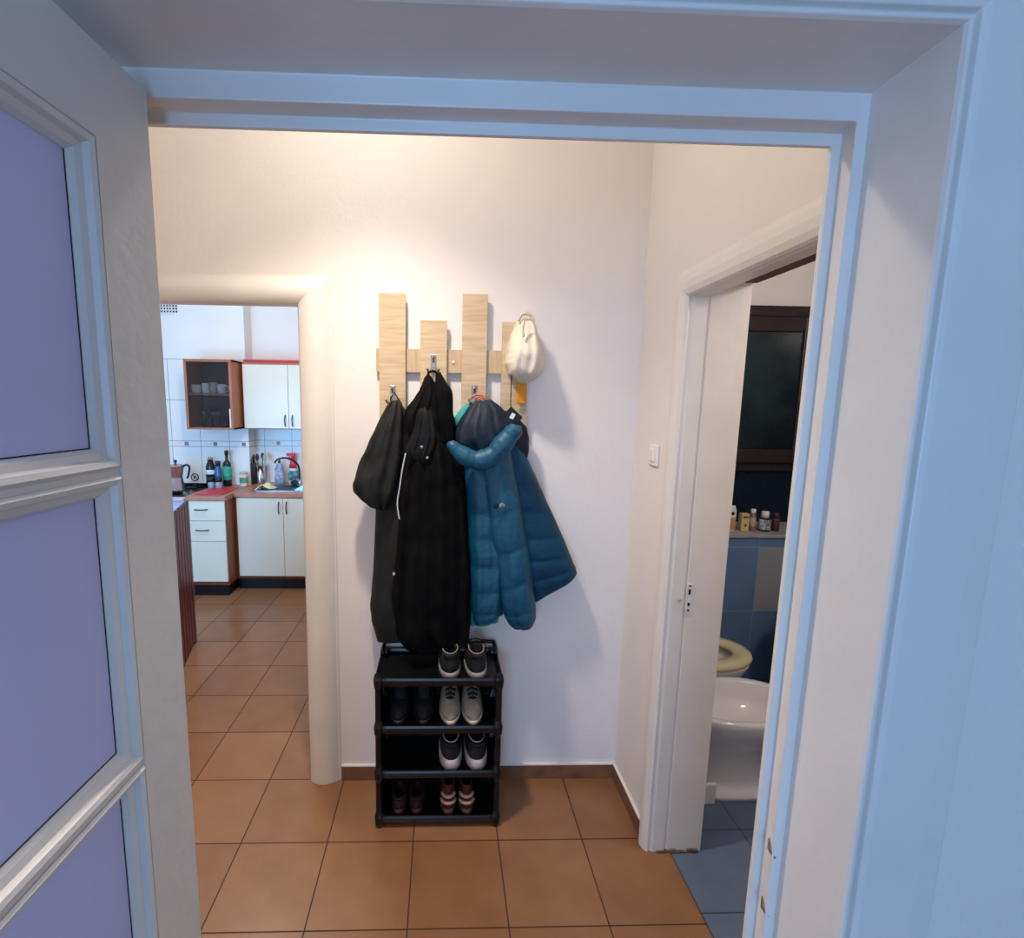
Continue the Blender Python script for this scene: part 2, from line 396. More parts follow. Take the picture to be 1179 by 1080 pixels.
# ------------------------------------------------------------------ coat rack
wood = mat('light_oak', (206, 182, 148), .45, scale=3.2, stretch=(2.0, 2, 26), rgb2=(190, 164, 128), bump=.08)
wood_h = mat('light_oak_along', (200, 175, 140), .45, scale=3.2, stretch=(26, 2, 2), rgb2=(186, 160, 124))
YR1, YR0 = .622, .638
cr_ = thing('coat_rack', 'light oak wall coat rack of staggered upright boards', 'coat rack', (.8, .64, 1.85))
def rel(par, bm): bmesh.ops.translate(bm, vec=-Vector(par.location), verts=bm.verts)
b = BM(); l, r = W(433, 401, YR0), W(606, 431, YR0); box(b, l.x, r.x, YR0, YB, r.z, l.z); rel(cr_, b); obj('cross_rail', b, wood_h, cr_, bevel=.001)
boards = [(436, 467, 337, 1.47), (484, 515, 368.5, 1.36), (533, 562, 338, 1.47), (579, 609, 370.5, 1.585)]
for x0, x1, y, zbm in boards:
    a = W(x0, y, YR1); c = W(x1, y, YR1)
    b = BM(); box(b, a.x, c.x, YR1, YR0, zbm, a.z); rel(cr_, b); obj('board', b, wood, cr_, bevel=.001)
def hook(px, py, h=.066):
    c = W(px, py, YR1-.003)
    b = BM(); box(b, c.x-.0105, c.x+.0105, YR1-.005, YR1, c.z-h/2, c.z+h/2); rel(cr_, b)
    o = obj('hook', b, brass, cr_, bevel=.003)
    b = BM(); box(b, c.x-.0045, c.x+.0045, YR1-.0075, YR1-.004, c.z-h*.30, c.z+h*.34); rel(cr_, b); obj('raised_rib', b, brass, o, bevel=.002)
    b = BM()
    up = cr([(c.x, YR1-.003, c.z+.004), (c.x, YR1-.022, c.z+.006), (c.x, YR1-.034, c.z+.022)], 5)
    tube(b, up, [.0044]*(len(up)-2)+[.0055, .0062]); rel(cr_, b); obj('prong', b, brass, o, smooth=True)
    for s in (-1, 1):
        e = cr([(c.x, YR1-.003, c.z-.022), (c.x+s*.009, YR1-.016, c.z-.036), (c.x+s*.018, YR1-.030, c.z-.036), (c.x+s*.023, YR1-.036, c.z-.024)], 5)
        b = BM(); tube(b, e, [.0042]*(len(e)-2)+[.0052, .006]); rel(cr_, b); obj('prong', b, brass, o, smooth=True)
for a in ((452, 453), (499, 418), (546, 453), (594, 425)): hook(*a)
c = W(522, 417, YR0-.001)
b = BM(); box(b, c.x-.006, c.x+.006, YR0-.004, YR0, c.z-.006, c.z+.006); rel(cr_, b); obj('screw_cap', b, mat('cap_cream', (226, 208, 182), .4), cr_, bevel=.003)

# ------------------------------------------------------------------ garments
def garment(name, rings, m, parent=None, yb=.60, folds=.010, kf=5, seed=0, puff=None, rag=.0, nv=9, nu=72, drift=.6, power=.75, ym=None, backf=.25, flat=False, loc=None):
    """rings: (Lx, Ly, Rx, Ry, depth) in picture coordinates on the plane y=ym; a closed padded volume with hanging folds"""
    ym = yb-.04 if ym is None else ym
    R_ = cr([tuple(float(v) for v in r) for r in rings], nv)
    n = len(R_); out = []
    for k, (lx, ly, rx_, ry_, dp) in enumerate(R_):
        v = k/(n-1)
        A, B_ = W(lx, ly, ym), W(rx_, ry_, ym)
        cen = (A+B_)/2; hw = (B_-A)/2; ring = []
        dirn = hw.normalized() if hw.length > 1e-6 else Vector((1, 0, 0))
        for i in range(nu):
            th = 2*PI*i/nu; u = math.cos(th); s = math.sin(th)
            front = s >= 0
            yy = -(abs(s)**power)*dp if front else (abs(s)**power)*dp*backf
            p = cen+hw*u; p.y = yb+yy if front else yb+min(yy, .02)
            if front:
                w_ = abs(s)**.5
                ph = seed*3.1+v*drift
                f = (math.sin(kf*PI*(u*.5+.13*math.sin(2.3*v+seed))+ph*2)*.6
                     + math.sin(kf*1.9*PI*u*.5+ph*3+1.3*math.sin(v*3.1+seed))*.35)
                nz = noise.noise(Vector((p.x*9+seed, v*4, seed)))*.9+noise.noise(Vector((p.x*22+seed, p.z*16, seed+5)))*.45
                d_ = folds*(f*(.35+.65*v)+nz)*w_
                if puff:
                    d_ += puff[1]*(abs(math.sin(PI*(v*puff[0]+.10*u+.05*math.sin(u*3+seed))))**.35-.7)*w_
                p.y -= d_
                p += dirn*(folds*.35*noise.noise(Vector((v*14, i*.1, seed+9))))*(abs(u)**2)
            else:
                p += dirn*(folds*.35*noise.noise(Vector((v*14, i*.1, seed+9))))*(abs(u)**2)
            p.y = min(p.y, .652)
            ring.append(p)
        out.append(ring)
    if rag:
        for i, p in enumerate(out[-1]): p.z += rag*noise.noise(Vector((i*.22, seed, 1)))
    b = BM(); loft(b, out)
    if parent is not None: rel(parent, b)
    o = obj(name, b, m, parent, smooth=True)
    return o
def path3(pts, ym): return [W(x, y, ym) for x, y in pts]
def cloth(name, rgb, rough=.8, **k):
    return mat(name, rgb, rough, vary=k.get('vary', .25), scale=k.get('scale', 12), bump=k.get('bump', .35), bscale=k.get('bscale', 220), sheen=k.get('sheen', .0), spec=k.get('spec', .3))
grey_c = cloth('charcoal_shell', (36, 36, 36), .6, bscale=60, spec=.2)
blk_c = cloth('black_cotton', (9, 9, 10), .85, spec=.15)
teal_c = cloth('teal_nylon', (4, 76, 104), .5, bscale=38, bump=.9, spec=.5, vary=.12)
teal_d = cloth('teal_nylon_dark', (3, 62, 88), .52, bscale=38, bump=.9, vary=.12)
navy_c = cloth('navy_lining', (24, 36, 52), .6, bscale=80)
turq = cloth('turquoise_fleece', (66, 158, 160), .8)

# charcoal jacket on the first hook
j1 = thing('jacket', 'charcoal rain jacket hanging leftmost, its sleeve bent outwards', 'jacket', (.58, .60, 1.70))
garment('body', [(447, 468, 462, 466, .02), (438, 500, 478, 498, .05), (433, 560, 490, 560, .07), (431, 600, 500, 600, .08), (428, 660, 505, 660, .085), (425, 700, 510, 700, .085), (428, 722, 515, 716, .08), (433, 741, 520, 722, .075)],
        grey_c, j1, yb=.62, folds=.014, kf=4, seed=1, rag=.01)
garment('sleeve', [(449, 462, 460, 460, .015), (441, 474, 463, 470, .035), (427, 503, 464, 500, .055), (413, 535, 462, 535, .065), (406, 556, 458, 560, .068), (410, 570, 453, 574, .064), (424, 582, 447, 583, .052), (432, 587, 446, 588, .025)],
        grey_c, j1, yb=.565, folds=.015, kf=4, drift=1.5, seed=7, ym=.54, power=.6)
b = BM(); tube(b, path3([(450, 468), (450, 458), (454, 452), (459, 460), (460, 470)], .575), .003); rel(j1, b); obj('hanging_loop', b, blk_c, j1)

# long black coat on the second hook
j2 = thing('coat', 'long black coat hanging in the middle over the shoe rack', 'coat', (.74, .58, 1.80))
garment('body', [(487, 442, 511, 440, .03), (477, 456, 518, 454, .06), (466, 476, 521, 476, .085), (460, 505, 529, 508, .10), (458, 545, 535, 545, .115), (456, 600, 539, 600, .12), (453, 650, 541, 650, .125), (450, 700, 542, 700, .12), (455, 735, 542, 722, .11), (470, 752, 541, 740, .09)],
        blk_c, j2, yb=.585, folds=.024, kf=6, drift=1.1, seed=3, rag=.012, ym=.53)
garment('collar', [(489, 434, 494, 430, .02), (484, 446, 502, 444, .04), (475, 466, 505, 462, .05), (468, 480, 508, 480, .05), (470, 498, 510, 496, .04)], blk_c, j2, yb=.515, folds=.008, kf=5, seed=5, ym=.50)
garment('hood', [(502, 430, 507, 428, .015), (500, 442, 514, 440, .035), (500, 456, 521, 452, .045), (503, 480, 522, 480, .045), (507, 510, 524, 508, .03)], blk_c, j2, yb=.52, folds=.006, kf=4, seed=8, ym=.50)
garment('pocket_flap', [(480, 472, 497, 466, .012), (477, 490, 500, 488, .018), (470, 508, 502, 505, .02), (466, 520, 498, 522, .018), (476, 530, 492, 534, .01)], cloth('black_waxed', (12, 12, 13), .5, bscale=50), j2, yb=.475, folds=.008, kf=5, seed=9, ym=.47)
b = BM()
for (x0, y0, x1, y1, x2, y2) in ((491, 444, 493, 430, 498, 427), (498, 427, 503, 430, 506, 444)):
    tube(b, cr([tuple(W(x, y, .583)) for x, y in ((x0, y0), (x1, y1), (x2, y2))], 5), .004)
rel(j2, b); obj('hanging_loop', b, blk_c, j2)
b = BM(); tube(b, cr([tuple(W(x, y, .455)) for x, y in ((467, 522), (464, 536), (462, 548), (460, 562), (457.5, 578), (458.5, 590), (460, 598))], 6), .0024)
rel(j2, b); obj('drawcord', b, mat('white_cord', (205, 205, 205), .6), j2, smooth=True)
b = BM(); q = W(453.5, 661, .455); lathe(b, [(.001, -.006), (.005, -.003), (.005, .004), (.001, .007)], tuple(q), 10); rel(j2, b); obj('cord_toggle', b, mat('toggle_grey', (170, 170, 172), .4), j2)
for (x, y) in ((485.5, 514.5), (492, 527)):
    q = W(x, y, .452); b = BM()
    lathe(b, [(.0008, -.0012), (.005, -.001), (.0055, .001), (.003, .002), (.0008, .0024)], (0, 0, 0), 14)
    bmesh.ops.rotate(b, matrix=Matrix.Rotation(PI/2, 3, 'X'), verts=b.verts); bmesh.ops.translate(b, vec=q, verts=b.verts); rel(j2, b)
    obj('snap_button', b, steel, j2)

# turquoise garment behind the puffer jacket
j3 = thing('fleece_jacket', 'turquoise jacket showing only at the left edge behind the teal puffer', 'jacket', (.85, .62, 1.70))
garment('body', [(541, 461, 549, 459, .02), (524, 480, 556, 476, .04), (521, 500, 560, 498, .05), (530, 530, 566, 530, .055), (534, 590, 572, 590, .06), (537, 650, 575, 650, .055), (540, 722, 575, 718, .045)],
        turq, j3, yb=.625, folds=.006, kf=4, seed=11)
b = BM()
for pts in (((540, 466), (543, 458), (548, 455), (556, 456), (562, 463)), ((546, 466), (547, 459), (552, 457), (558, 460))):
    tube(b, cr([tuple(W(x, y, .575)) for x, y in pts], 5), .0032)
rel(j3, b); obj('hanging_loop', b, mat('salmon_loop', (196, 96, 84), .6), j3, smooth=True)

# navy garment behind the puffer at the right
j4 = thing('vest', 'dark navy vest peeking out at the right behind the teal puffer', 'vest', (1.02, .62, 1.62))
garment('body', [(560, 470, 590, 474, .03), (566, 482, 602, 486, .05), (570, 500, 609, 496, .055), (575, 520, 610, 522, .05), (578, 560, 600, 560, .04)], cloth('deep_navy', (14, 28, 46), .5), j4, yb=.60, folds=.006, kf=4, seed=13)

# teal puffer jacket on the third hook
j5 = thing('puffer_jacket', 'teal blue hooded puffer jacket with navy hood lining', 'jacket', (.95, .56, 1.70))
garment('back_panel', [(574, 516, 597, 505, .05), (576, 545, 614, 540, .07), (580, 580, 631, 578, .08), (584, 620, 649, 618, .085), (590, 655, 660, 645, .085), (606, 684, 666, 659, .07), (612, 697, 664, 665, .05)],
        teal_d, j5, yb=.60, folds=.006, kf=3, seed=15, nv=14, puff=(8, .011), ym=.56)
garment('front_panel', [(529, 512, 575, 514, .05), (534, 545, 578, 545, .075), (537, 580, 582, 580, .09), (539, 620, 584, 620, .095), (541, 660, 586, 660, .095), (543, 700, 584, 696, .09), (546, 722, 582, 708, .075)],
        teal_c, j5, yb=.58, folds=.009, kf=4, seed=17, nv=14, puff=(8, .007), ym=.52)
garment('sleeve', [(551, 512, 588, 508, .05), (554, 545, 595, 545, .075), (559, 580, 602, 580, .09), (564, 620, 608, 618, .095), (571, 655, 614, 652, .095), (576, 690, 617, 686, .09), (582, 714, 620, 710, .08), (590, 727, 617, 724, .055), (598, 730, 611, 728, .03)],
        teal_c, j5, yb=.55, folds=.007, kf=3, seed=19, nv=14, puff=(7, .010), ym=.49)
# hood: navy lining dome + padded teal rim
garment('hood_lining', [(549, 462, 566, 460, .03), (538, 472, 580, 470, .06), (526, 492, 588, 486, .085), (522, 512, 594, 496, .09), (536, 528, 588, 505, .08), (548, 538, 566, 530, .05)], navy_c, j5, yb=.56, folds=.012, kf=8, seed=21, ym=.50, drift=1.6)
rim = cr([(519, 508, .012), (521, 513, .022), (529, 521, .029), (541, 528, .034), (553, 530, .036), (566, 525, .036), (577, 514, .036), (586, 503, .034), (592, 495, .030), (594, 489, .020)], 6)
b = BM(); tube(b, [W(x, y, .455)+Vector((0, 0, 0)) for x, y, r in rim], [r*(1.04+.06*math.sin(i*.55)+.025*math.sin(i*1.7+1)) for i, (x, y, r) in enumerate(rim)], 18)
rel(j5, b); obj('hood_rim', b, teal_c, j5, smooth=True)
for (x, y) in ((571, 583), (578, 582)):
    q = W(x, y, .445); b = BM()
    lathe(b, [(.001, -.004), (.009, -.003), (.010, .001), (.005, .003), (.001, .003)], (0, 0, 0), 16)
    bmesh.ops.rotate(b, matrix=Matrix.Rotation(PI/2, 3, 'X'), verts=b.verts); bmesh.ops.translate(b, vec=q, verts=b.verts); rel(j5, b)
    obj('snap_button', b, chrome if x > 575 else mat('button_dark', (20, 40, 60), .3, .5), j5)

# cap on the fourth hook
hat_m = mat('cream_cotton', (226, 214, 196), .85, vary=.10, scale=6, bump=.4, bscale=160)
cap = thing('cap', 'cream cotton cap hanging on the right end of the rack', 'cap', (1.08, .60, 1.90))
garment('crown', [(598, 366, 613, 364, .03), (593, 376, 618, 374, .07), (587, 392, 622, 388, .10), (584, 408, 626, 404, .115), (583, 420, 628, 417, .115), (587, 431, 624, 430, .10), (595, 438, 615, 438, .06), (601, 441, 608, 441, .03)],
        hat_m, cap, yb=.615, folds=.012, kf=4, seed=23, ym=.56, power=.62, drift=2)
b = BM(); tube(b, cr([tuple(W(x, y, .565)) for x, y in ((597, 370), (600, 363), (606, 361), (612, 364), (615, 370))], 6), [.006]*24+[.006]); rel(cap, b); obj('back_strap', b, mat('cream_strap', (205, 190, 170), .8), cap, smooth=True)
b = BM(); tube(b, cr([tuple(W(x, y, .500+.0)) for x, y in ((604, 368), (602, 378), (603, 388))], 5), .004); rel(cap, b); obj('seam', b, mat('cream_strap', (205, 190, 170), .8), cap, smooth=True)

# orange tag and black badge on a cord
tg = thing('orange_tag', 'orange ribbon tag hanging under the cream cap', 'tag', tuple(W(600, 452, .60)))
b = BM(); a, c = W(595, 440, .603), W(606, 465, .603); box(b, a.x, c.x, .597, .606, c.z, a.z); rel(tg, b); obj('ribbon', b, mat('orange_web', (226, 148, 34), .7, vary=.25, scale=30), tg, bevel=.003)
bd = thing('badge_holder', 'black badge holder with white label on a thin cord', 'badge', tuple(W(590, 480, .56)))
b = BM(); box(b, -.026, .026, -.004, .004, -.032, .032)
bmesh.ops.rotate(b, matrix=Matrix.Rotation(-.85, 3, 'Y'), verts=b.verts); obj('holder', b, mat('badge_black', (14, 14, 16), .35), bd, bevel=.006)
b = BM(); box(b, -.010, .006, -.0050, -.0035, -.014, .014)
bmesh.ops.rotate(b, matrix=Matrix.Rotation(.5, 3, 'Y'), verts=b.verts); obj('paper_label', b, mat('label_white', (230, 232, 236), .5), bd)
b = BM(); tube(b, path3([(589, 428), (588.5, 445), (588, 466), (590, 474)], .56), .0018); rel(bd, b); obj('cord', b, blk_c, bd)

# ------------------------------------------------------------------ shoe rack
pl_m = mat('black_plastic', (13, 13, 14), .30, vary=.2, scale=20)
X0, X1, Y0, Y1 = .505, 1.002, .39, .645
rk = thing('shoe_rack', 'black plastic tiered shoe rack standing under the hanging coats', 'shoe rack', (.7535, .5175, 0))
def rrect(x0, x1, y0, y1, r, z, n=6):
    out = []
    for cx_, cy_, a in ((x1-r, y1-r, 0), (x0+r, y1-r, PI/2), (x0+r, y0+r, PI), (x1-r, y0+r, 1.5*PI)):
        for i in range(n+1): out.append((cx_+r*math.cos(a+i*PI/2/n), cy_+r*math.sin(a+i*PI/2/n), z))
    return out
TZ = [.640, .442, .250, .052]
for z in TZ:
    b = BM()
    rings = [rrect(X0+.014, X1-.014, Y0+.014, Y1-.014, .035, z-.040), rrect(X0+.005, X1-.005, Y0+.006, Y1-.005, .04, z-.034), rrect(X0+.002, X1-.002, Y0+.002, Y1-.002, .04, z-.020), rrect(X0, X1, Y0-.001, Y1, .04, z-.010), rrect(X0+.003, X1-.003, Y0+.003, Y1-.003, .04, z),
             rrect(X0+.010, X1-.010, Y0+.010, Y1-.010, .035, z-.001), rrect(X0+.014, X1-.014, Y0+.014, Y1-.014, .033, z-.014), rrect(X0+.02, X1-.02, Y0+.02, Y1-.02, .03, z-.018)]
    loft(b, rings); rel(rk, b); obj('tray', b, pl_m, rk, smooth=False, bevel=.0015)
for (xx, sx) in ((X0, 1), (X1, -1)):
    for (yy, sy) in ((Y0, 1), (Y1, -1)):
        b = BM(); prof = [(0, .9), (.010, 1.0)]
        for zz in reversed(TZ): prof += [(zz-.050, .86), (zz-.036, 1.12), (zz-.008, 1.18), (zz+.002, 1.10), (zz+.016, .92)]
        prof = prof[:-1]; rr = []
        for z, k in prof:
            e = .005*(k-1)/.18 if k > 1 else 0
            xa, xb = sorted((xx+sx*(.002-e), xx+sx*.030*k)); ya, yb_ = sorted((yy+sy*(.002-e), yy+sy*.036*k))
            rr.append(rrect(xa, xb, ya, yb_, .012, z, 4))
        loft(b, rr); rel(rk, b); obj('post', b, pl_m, rk, smooth=False, bevel=.002)
b = BM(); box(b, X0+.025, X1-.025, Y1-.014, Y1-.010, .03, TZ[0]-.02); rel(rk, b); obj('back_panel', b, pl_m, rk)  # black sheet added to close light gaps and keep the tiers dark
for (xa, xb) in ((X0+.004, X0+.010), (X1-.010, X1-.004)):      # solid side cheeks between the posts
    b = BM()
    for zz0, zz1 in ((TZ[3]-.01, TZ[2]-.03), (TZ[2]-.01, TZ[1]-.03), (TZ[1]-.01, TZ[0]-.03)): box(b, xa, xb, Y0+.05, Y1-.05, zz0, zz1)
    rel(rk, b); obj('side_panel', b, pl_m, rk)
b = BM()                                                    # raised back rail of the top tier
tube(b, cr([(X0+.012, Y1-.05, TZ[0]-.01), (X0+.014, Y1-.02, TZ[0]+.022), (X0+.06, Y1-.008, TZ[0]+.03), (X1-.06, Y1-.008, TZ[0]+.03), (X1-.014, Y1-.02, TZ[0]+.022), (X1-.012, Y1-.05, TZ[0]-.01)], 5), .008)
rel(rk, b); obj('back_rail', b, pl_m, rk, smooth=True)

# ------------------------------------------------------------------ shoes
def foot(w_, L, z, y0=0., inset=0., n=36):
    """outline of a shoe: heel at y0, toe at L"""
    pts = []
    for i in range(n):
        th = 2*PI*i/n; y = (1-math.cos(th))/2
        prof = max(0, 1-abs(2*y-1)**(5.5 if y < .5 else 3.2))**.5
        width = w_/2*(prof*(.84+.20*math.sin(PI*min(1, max(0, y*1.15-.1)))))
        x = width*(1 if math.sin(th) >= 0 else -1)
        if abs(math.sin(th)) < 1e-6: x = 0
        Y = y0+(L-y0)*y
        pts.append((x*(1-inset), Y, z))
    return pts
def shoe(name, label, px, py, z, heel_view, sole_rgb, up_rgb, group, toe_rgb=None, high=1.0, L=.235, w_=.088, sole_h=.026, tab=False, strap=None, y=None, tilt=0, lining=(20, 20, 22)):
    base = W(px, py, .42); cx_ = base.x
    t = thing(name, label, 'shoe', (cx_, (Y0+.018 if y is None else y), z), 0, group)
    if not heel_view:
        t.location.y += L+.004; t.rotation_euler = (0, 0, PI)
    um = mat('upper_%d_%d_%d' % up_rgb, up_rgb, .75, vary=.25, scale=25, bump=.3, bscale=120)
    smt = mat('sole_%d_%d_%d' % sole_rgb, sole_rgb, .6, vary=.12, scale=20)
    b = BM(); loft(b, [foot(w_*.94, L-.004, .001, .004), foot(w_*1.02, L, .006), foot(w_*1.02, L, sole_h*.7), foot(w_*.98, L-.002, sole_h, .003)]); s_ = obj('sole', b, smt, t, smooth=True)
    hc = .078*high
    rings = [foot(w_*.93, L-.006, sole_h-.002, .006), foot(w_*.97, L-.008, sole_h+.016, .006), foot(w_*.93, L-.026, sole_h+.032, .008), foot(w_*.84, L*.80, sole_h+.044, .010), foot(w_*.74, L*.66, sole_h+.052*high, .010),
             foot(w_*.68, L*.55, hc*.86+.01, .008), foot(w_*.66, L*.48, hc+.012, .007), foot(w_*.60, L*.465, hc+.014, .011), foot(w_*.56, L*.46, hc+.006, .015), foot(w_*.5, L*.45, sole_h+.015, .02), foot(w_*.3, L*.4, sole_h+.010, .04)]
    b = BM(); loft(b, rings); up = obj('upper', b, um, t, smooth=True)
    b = BM(); loft(b, [foot(w_*.52, L*.44, sole_h+.020, .022), foot(w_*.50, L*.43, sole_h+.023, .024)]); obj('insole', b, mat('lining_%d' % lining[0], lining, .8), t)
    # tongue and laces
    b = BM(); rr = []
    for k in range(6):
        v = k/5; yy = L*(.74-.30*v); zz = sole_h+.040+.050*v*high
        ww = .017+.006*v
        rr.append([(-ww, yy, zz-.004), (0, yy, zz+.003), (ww, yy, zz-.004), (ww, yy+.004, zz-.008), (0, yy+.004, zz-.002), (-ww, yy+.004, zz-.008)])
    loft(b, rr); obj('tongue', b, mat('tongue_dark', (40, 36, 36), .8), t, smooth=True)
    b = BM()
    for k in range(4):
        yy = L*(.70-.065*k); zz = sole_h+.047+.011*k*high
        tube(b, [(-.020, yy, zz-.005), (0, yy-.003, zz+.002), (.020, yy, zz-.005)], .0022, 6)
    obj('laces', b, mat('lace_%d' % sole_rgb[0], tuple(int(c*.8) for c in sole_rgb), .8), t)
    if toe_rgb:
        b = BM(); rr = []
        for (zz, a_, wq) in ((sole_h-.001, L*.74, .985), (sole_h+.018, L*.75, .975), (sole_h+.031, L*.76, .90), (sole_h+.041, L*.77, .70), (sole_h+.047, L*.79, .4)):
            o_ = [p for p in foot(w_*wq, L-.004-(.000 if zz < .05 else .012), zz, .006)]
            rr.append([(p[0], max(p[1], a_), p[2]) for p in o_])
        loft(b, rr); obj('toe_cap', b, mat('toe_%d_%d' % toe_rgb[:2], toe_rgb, .6, vary=.15, scale=30), t, smooth=True)
    if tab:                                   # piping round the heel collar
        b = BM(); pts = []
        for k in range(15):
            a = -2.0+4.0*k/14; pts.append((w_*.345*math.sin(a), .030+L*.20-(.022+L*.20)*math.cos(a)*.92, hc+.006+sole_h*.25+.004*math.cos(a)))
        tube(b, pts, .0022, 8); obj('collar_piping', b, smt, t, smooth=True)
    if strap:
        b = BM()
        for (zz, yy, k) in ((.055, .004, .82), (.082, .006, .74)):
            ring = [(w_*k/2*math.sin(a)*1.04, yy+.03-.03*math.cos(a), zz) for a in [(-1.4+2.8*i/12) for i in range(13)]]
            tube(b, ring, .007, 8)
        obj('strap', b, mat('strap_beige', strap, .7), t, smooth=True)
    return t
s1 = TZ[0]-.017; s2 = TZ[1]-.017; s3 = TZ[2]-.017; s4 = TZ[3]-.017
for px, q in ((518, 'left'), (549, 'right')):
    shoe('sneaker', 'black sneaker with grey-white sole edge, %s one of the pair on the top tier' % q, px, 781, s1, True, (150, 138, 130), (16, 16, 18), 'black sneakers on the top tier', high=1.1, tab=True)
for px, q in ((518.5, 'left'), (545, 'right')):
    shoe('sneaker', 'beige toed shoe pointing forward, %s one of the pair on the second tier' % q, px, 832, s2, False, (206, 192, 174), (176, 158, 140), 'beige toed shoes on the second tier', w_=.084, sole_h=.020)
for px, q in ((458, 'left'), (487, 'right')):
    shoe('shoe', 'plain black shoe, %s one of the pair at the left of the second tier' % q, px, 832, s2, False, (14, 14, 15), (13, 13, 14), 'black shoes at the left of the second tier', w_=.084, sole_h=.022)
for px, q in ((519, 'left'), (549, 'right')):
    shoe('sneaker', 'dark sneaker with thick pale pink-white sole, %s of the pair on the third tier' % q, px, 884, s3, True, (206, 184, 178), (34, 36, 40), 'pale soled sneakers on the third tier', high=1.25, sole_h=.046, w_=.092, tab=True)
for px, q in ((516, 'left'), (537, 'right')):
    shoe('ankle_shoe', 'dark red shoe with beige straps, %s of the pair on the lowest tier' % q, px, 934, s4, True, (92, 62, 54), (74, 34, 32), 'dark red strapped shoes on the lowest tier', high=1.5, w_=.066, strap=(178, 140, 118), L=.22)
for px, q in ((459, 'left'), (479, 'right')):
    shoe('slipper', 'dark brown red slipper, %s of the pair at the left of the lowest tier' % q, px, 934, s4, True, (50, 20, 18), (52, 18, 16), 'dark slippers at the left of the lowest tier', high=.8, w_=.066, L=.22)

# ------------------------------------------------------------------ kitchen
door_m = mat('cream_laminate', (226, 222, 208), .28, vary=.04, scale=2)
brown = mat('brown_carcass', (128, 68, 48), .4, vary=.25, scale=5, stretch=(8, 8, 1))
brown_l = mat('alder_edge', (170, 104, 78), .4, vary=.15, scale=5)
plinth = mat('plinth_black', (16, 17, 22), .35)
top_m = mat('worktop_laminate', (184, 128, 108), .35, vary=.18, scale=18)
def bow_handle(par, x, y, z, L, vertical=True):
    b = BM()
    pts = []
    for i in range(9):
        u = -1+i/4; off = .024*(1-u*u)**.5 if abs(u) < 1 else 0
        pts.append((x, y-.002-off, z+u*L/2) if vertical else (x+u*L/2, y-.002-off, z))
    tube(b, pts, .0055, 8); return obj('handle', b, mat('bronze_handle', (92, 92, 96), .3, .9), par, smooth=True)
# drawer unit
YD = 2.788
dc = thing('drawer_cabinet', 'cream base cabinet with two drawers and a lower door beside the stove', 'cabinet', (-1.22, 3.09, 0))
def lo(par): return -par.location.x, -par.location.y
def pbox(par, name, x0, x1, y0, y1, z0, z1, m, bevel=.001, parent=None):
    b = BM(); box(b, x0, x1, y0, y1, z0, z1); rel(par, b); return obj(name, b, m, parent or par, bevel=bevel)
pbox(dc, 'body', -1.378, -1.062, YD+.018, KY1-.002, .105, .848, brown)
pbox(dc, 'plinth', -1.378, -1.085, YD+.05, KY1-.002, 0, .105, plinth)
for z0, z1 in ((.676, .845), (.496, .672)):
    dr = pbox(dc, 'drawer', -1.374, -1.068, YD, YD+.018, z0, z1, door_m)
    bow_handle(dr, -1.262+1.22, YD-3.09, (z0+z1)/2+.012, .11, False)
pbox(dc, 'door', -1.374, -1.068, YD, YD+.018, .142, .492, door_m)
w1 = tag(pbox(dc, 'worktop', -1.384, -1.055, YD-.012, KY1-.001, .848, .886, top_m, .004), 'rosy brown worktop over the drawer cabinet, red cutting board on it', 'worktop'); w1.parent = None; w1.location = dc.location
# sink unit
YS = 2.957
sc = thing('sink_cabinet', 'cream double door sink cabinet right of the drawer unit', 'cabinet', (-.64, 3.26, 0))
pbox(sc, 'body', -1.060, -.235, YS+.018, KY2-.002, .105, .846, brown)
pbox(sc, 'plinth', -1.060, -.235, YS+.05, KY2-.002, 0, .105, plinth)
for x0, x1, hx in ((-1.036, -.637, -.668), (-.633, -.240, -.602)):
    d = pbox(sc, 'door', x0, x1, YS, YS+.018, .134, .842, door_m); bow_handle(d, hx+.64, YS-3.26, .755, .105)
w2 = tag(pbox(sc, 'worktop', -1.054, -.225, YS-.012, KY2-.001, .848, .886, top_m, .004), 'rosy brown worktop holding the steel sink', 'worktop'); w2.parent = None; w2.location = sc.location
# upper cabinets
YU, YV = 3.08, 3.26
gc = thing('glass_wall_cabinet', 'alder framed wall cabinet with a dark glass door', 'wall cabinet', (-1.285, 3.24, 1.72))
gx0, gx1, gz0, gz1 = -1.484, -1.080, 1.426, 2.032
for a in ((gx0, gx0+.018, YU+.02, KY1-.001, gz0, gz1), (gx1-.018, gx1, YU+.02, KY1-.001, gz0, gz1), (gx0, gx1, YU+.02, KY1-.001, gz0, gz0+.018), (gx0, gx1, YU+.02, KY1-.001, gz1-.018, gz1)):
    pbox(gc, 'side_panel', *a, brown_l)
pbox(gc, 'back_panel', gx0, gx1, KY1-.02, KY1-.001, gz0, gz1, mat('dark_back', (60, 50, 52), .6))
shz = W(240, 453, 3.2)[2]
pbox(gc, 'shelf', gx0+.018, gx1-.018, YU+.03, KY1-.02, shz-.018, shz, brown_l)
b = BM(); fw = .022
for a in ((gx0, gx0+fw, gz0, gz1), (gx1-fw, gx1, gz0, gz1), (gx0+fw, gx1-fw, gz0, gz0+.016), (gx0+fw, gx1-fw, gz1-fw, gz1)): box(b, a[0], a[1], YU, YU+.018, a[2], a[3])
rel(gc, b); gd = obj('door', b, brown_l, gc, bevel=.001)
b = BM(); box(b, gx0+fw-.004, gx1-fw+.004, YU+.006, YU+.010, gz0+.013, gz1-fw+.004); rel(gc, b)
obj('glass_pane', b, mat('smoked_glass', (205, 208, 218), .02, trans=1.0), gd)
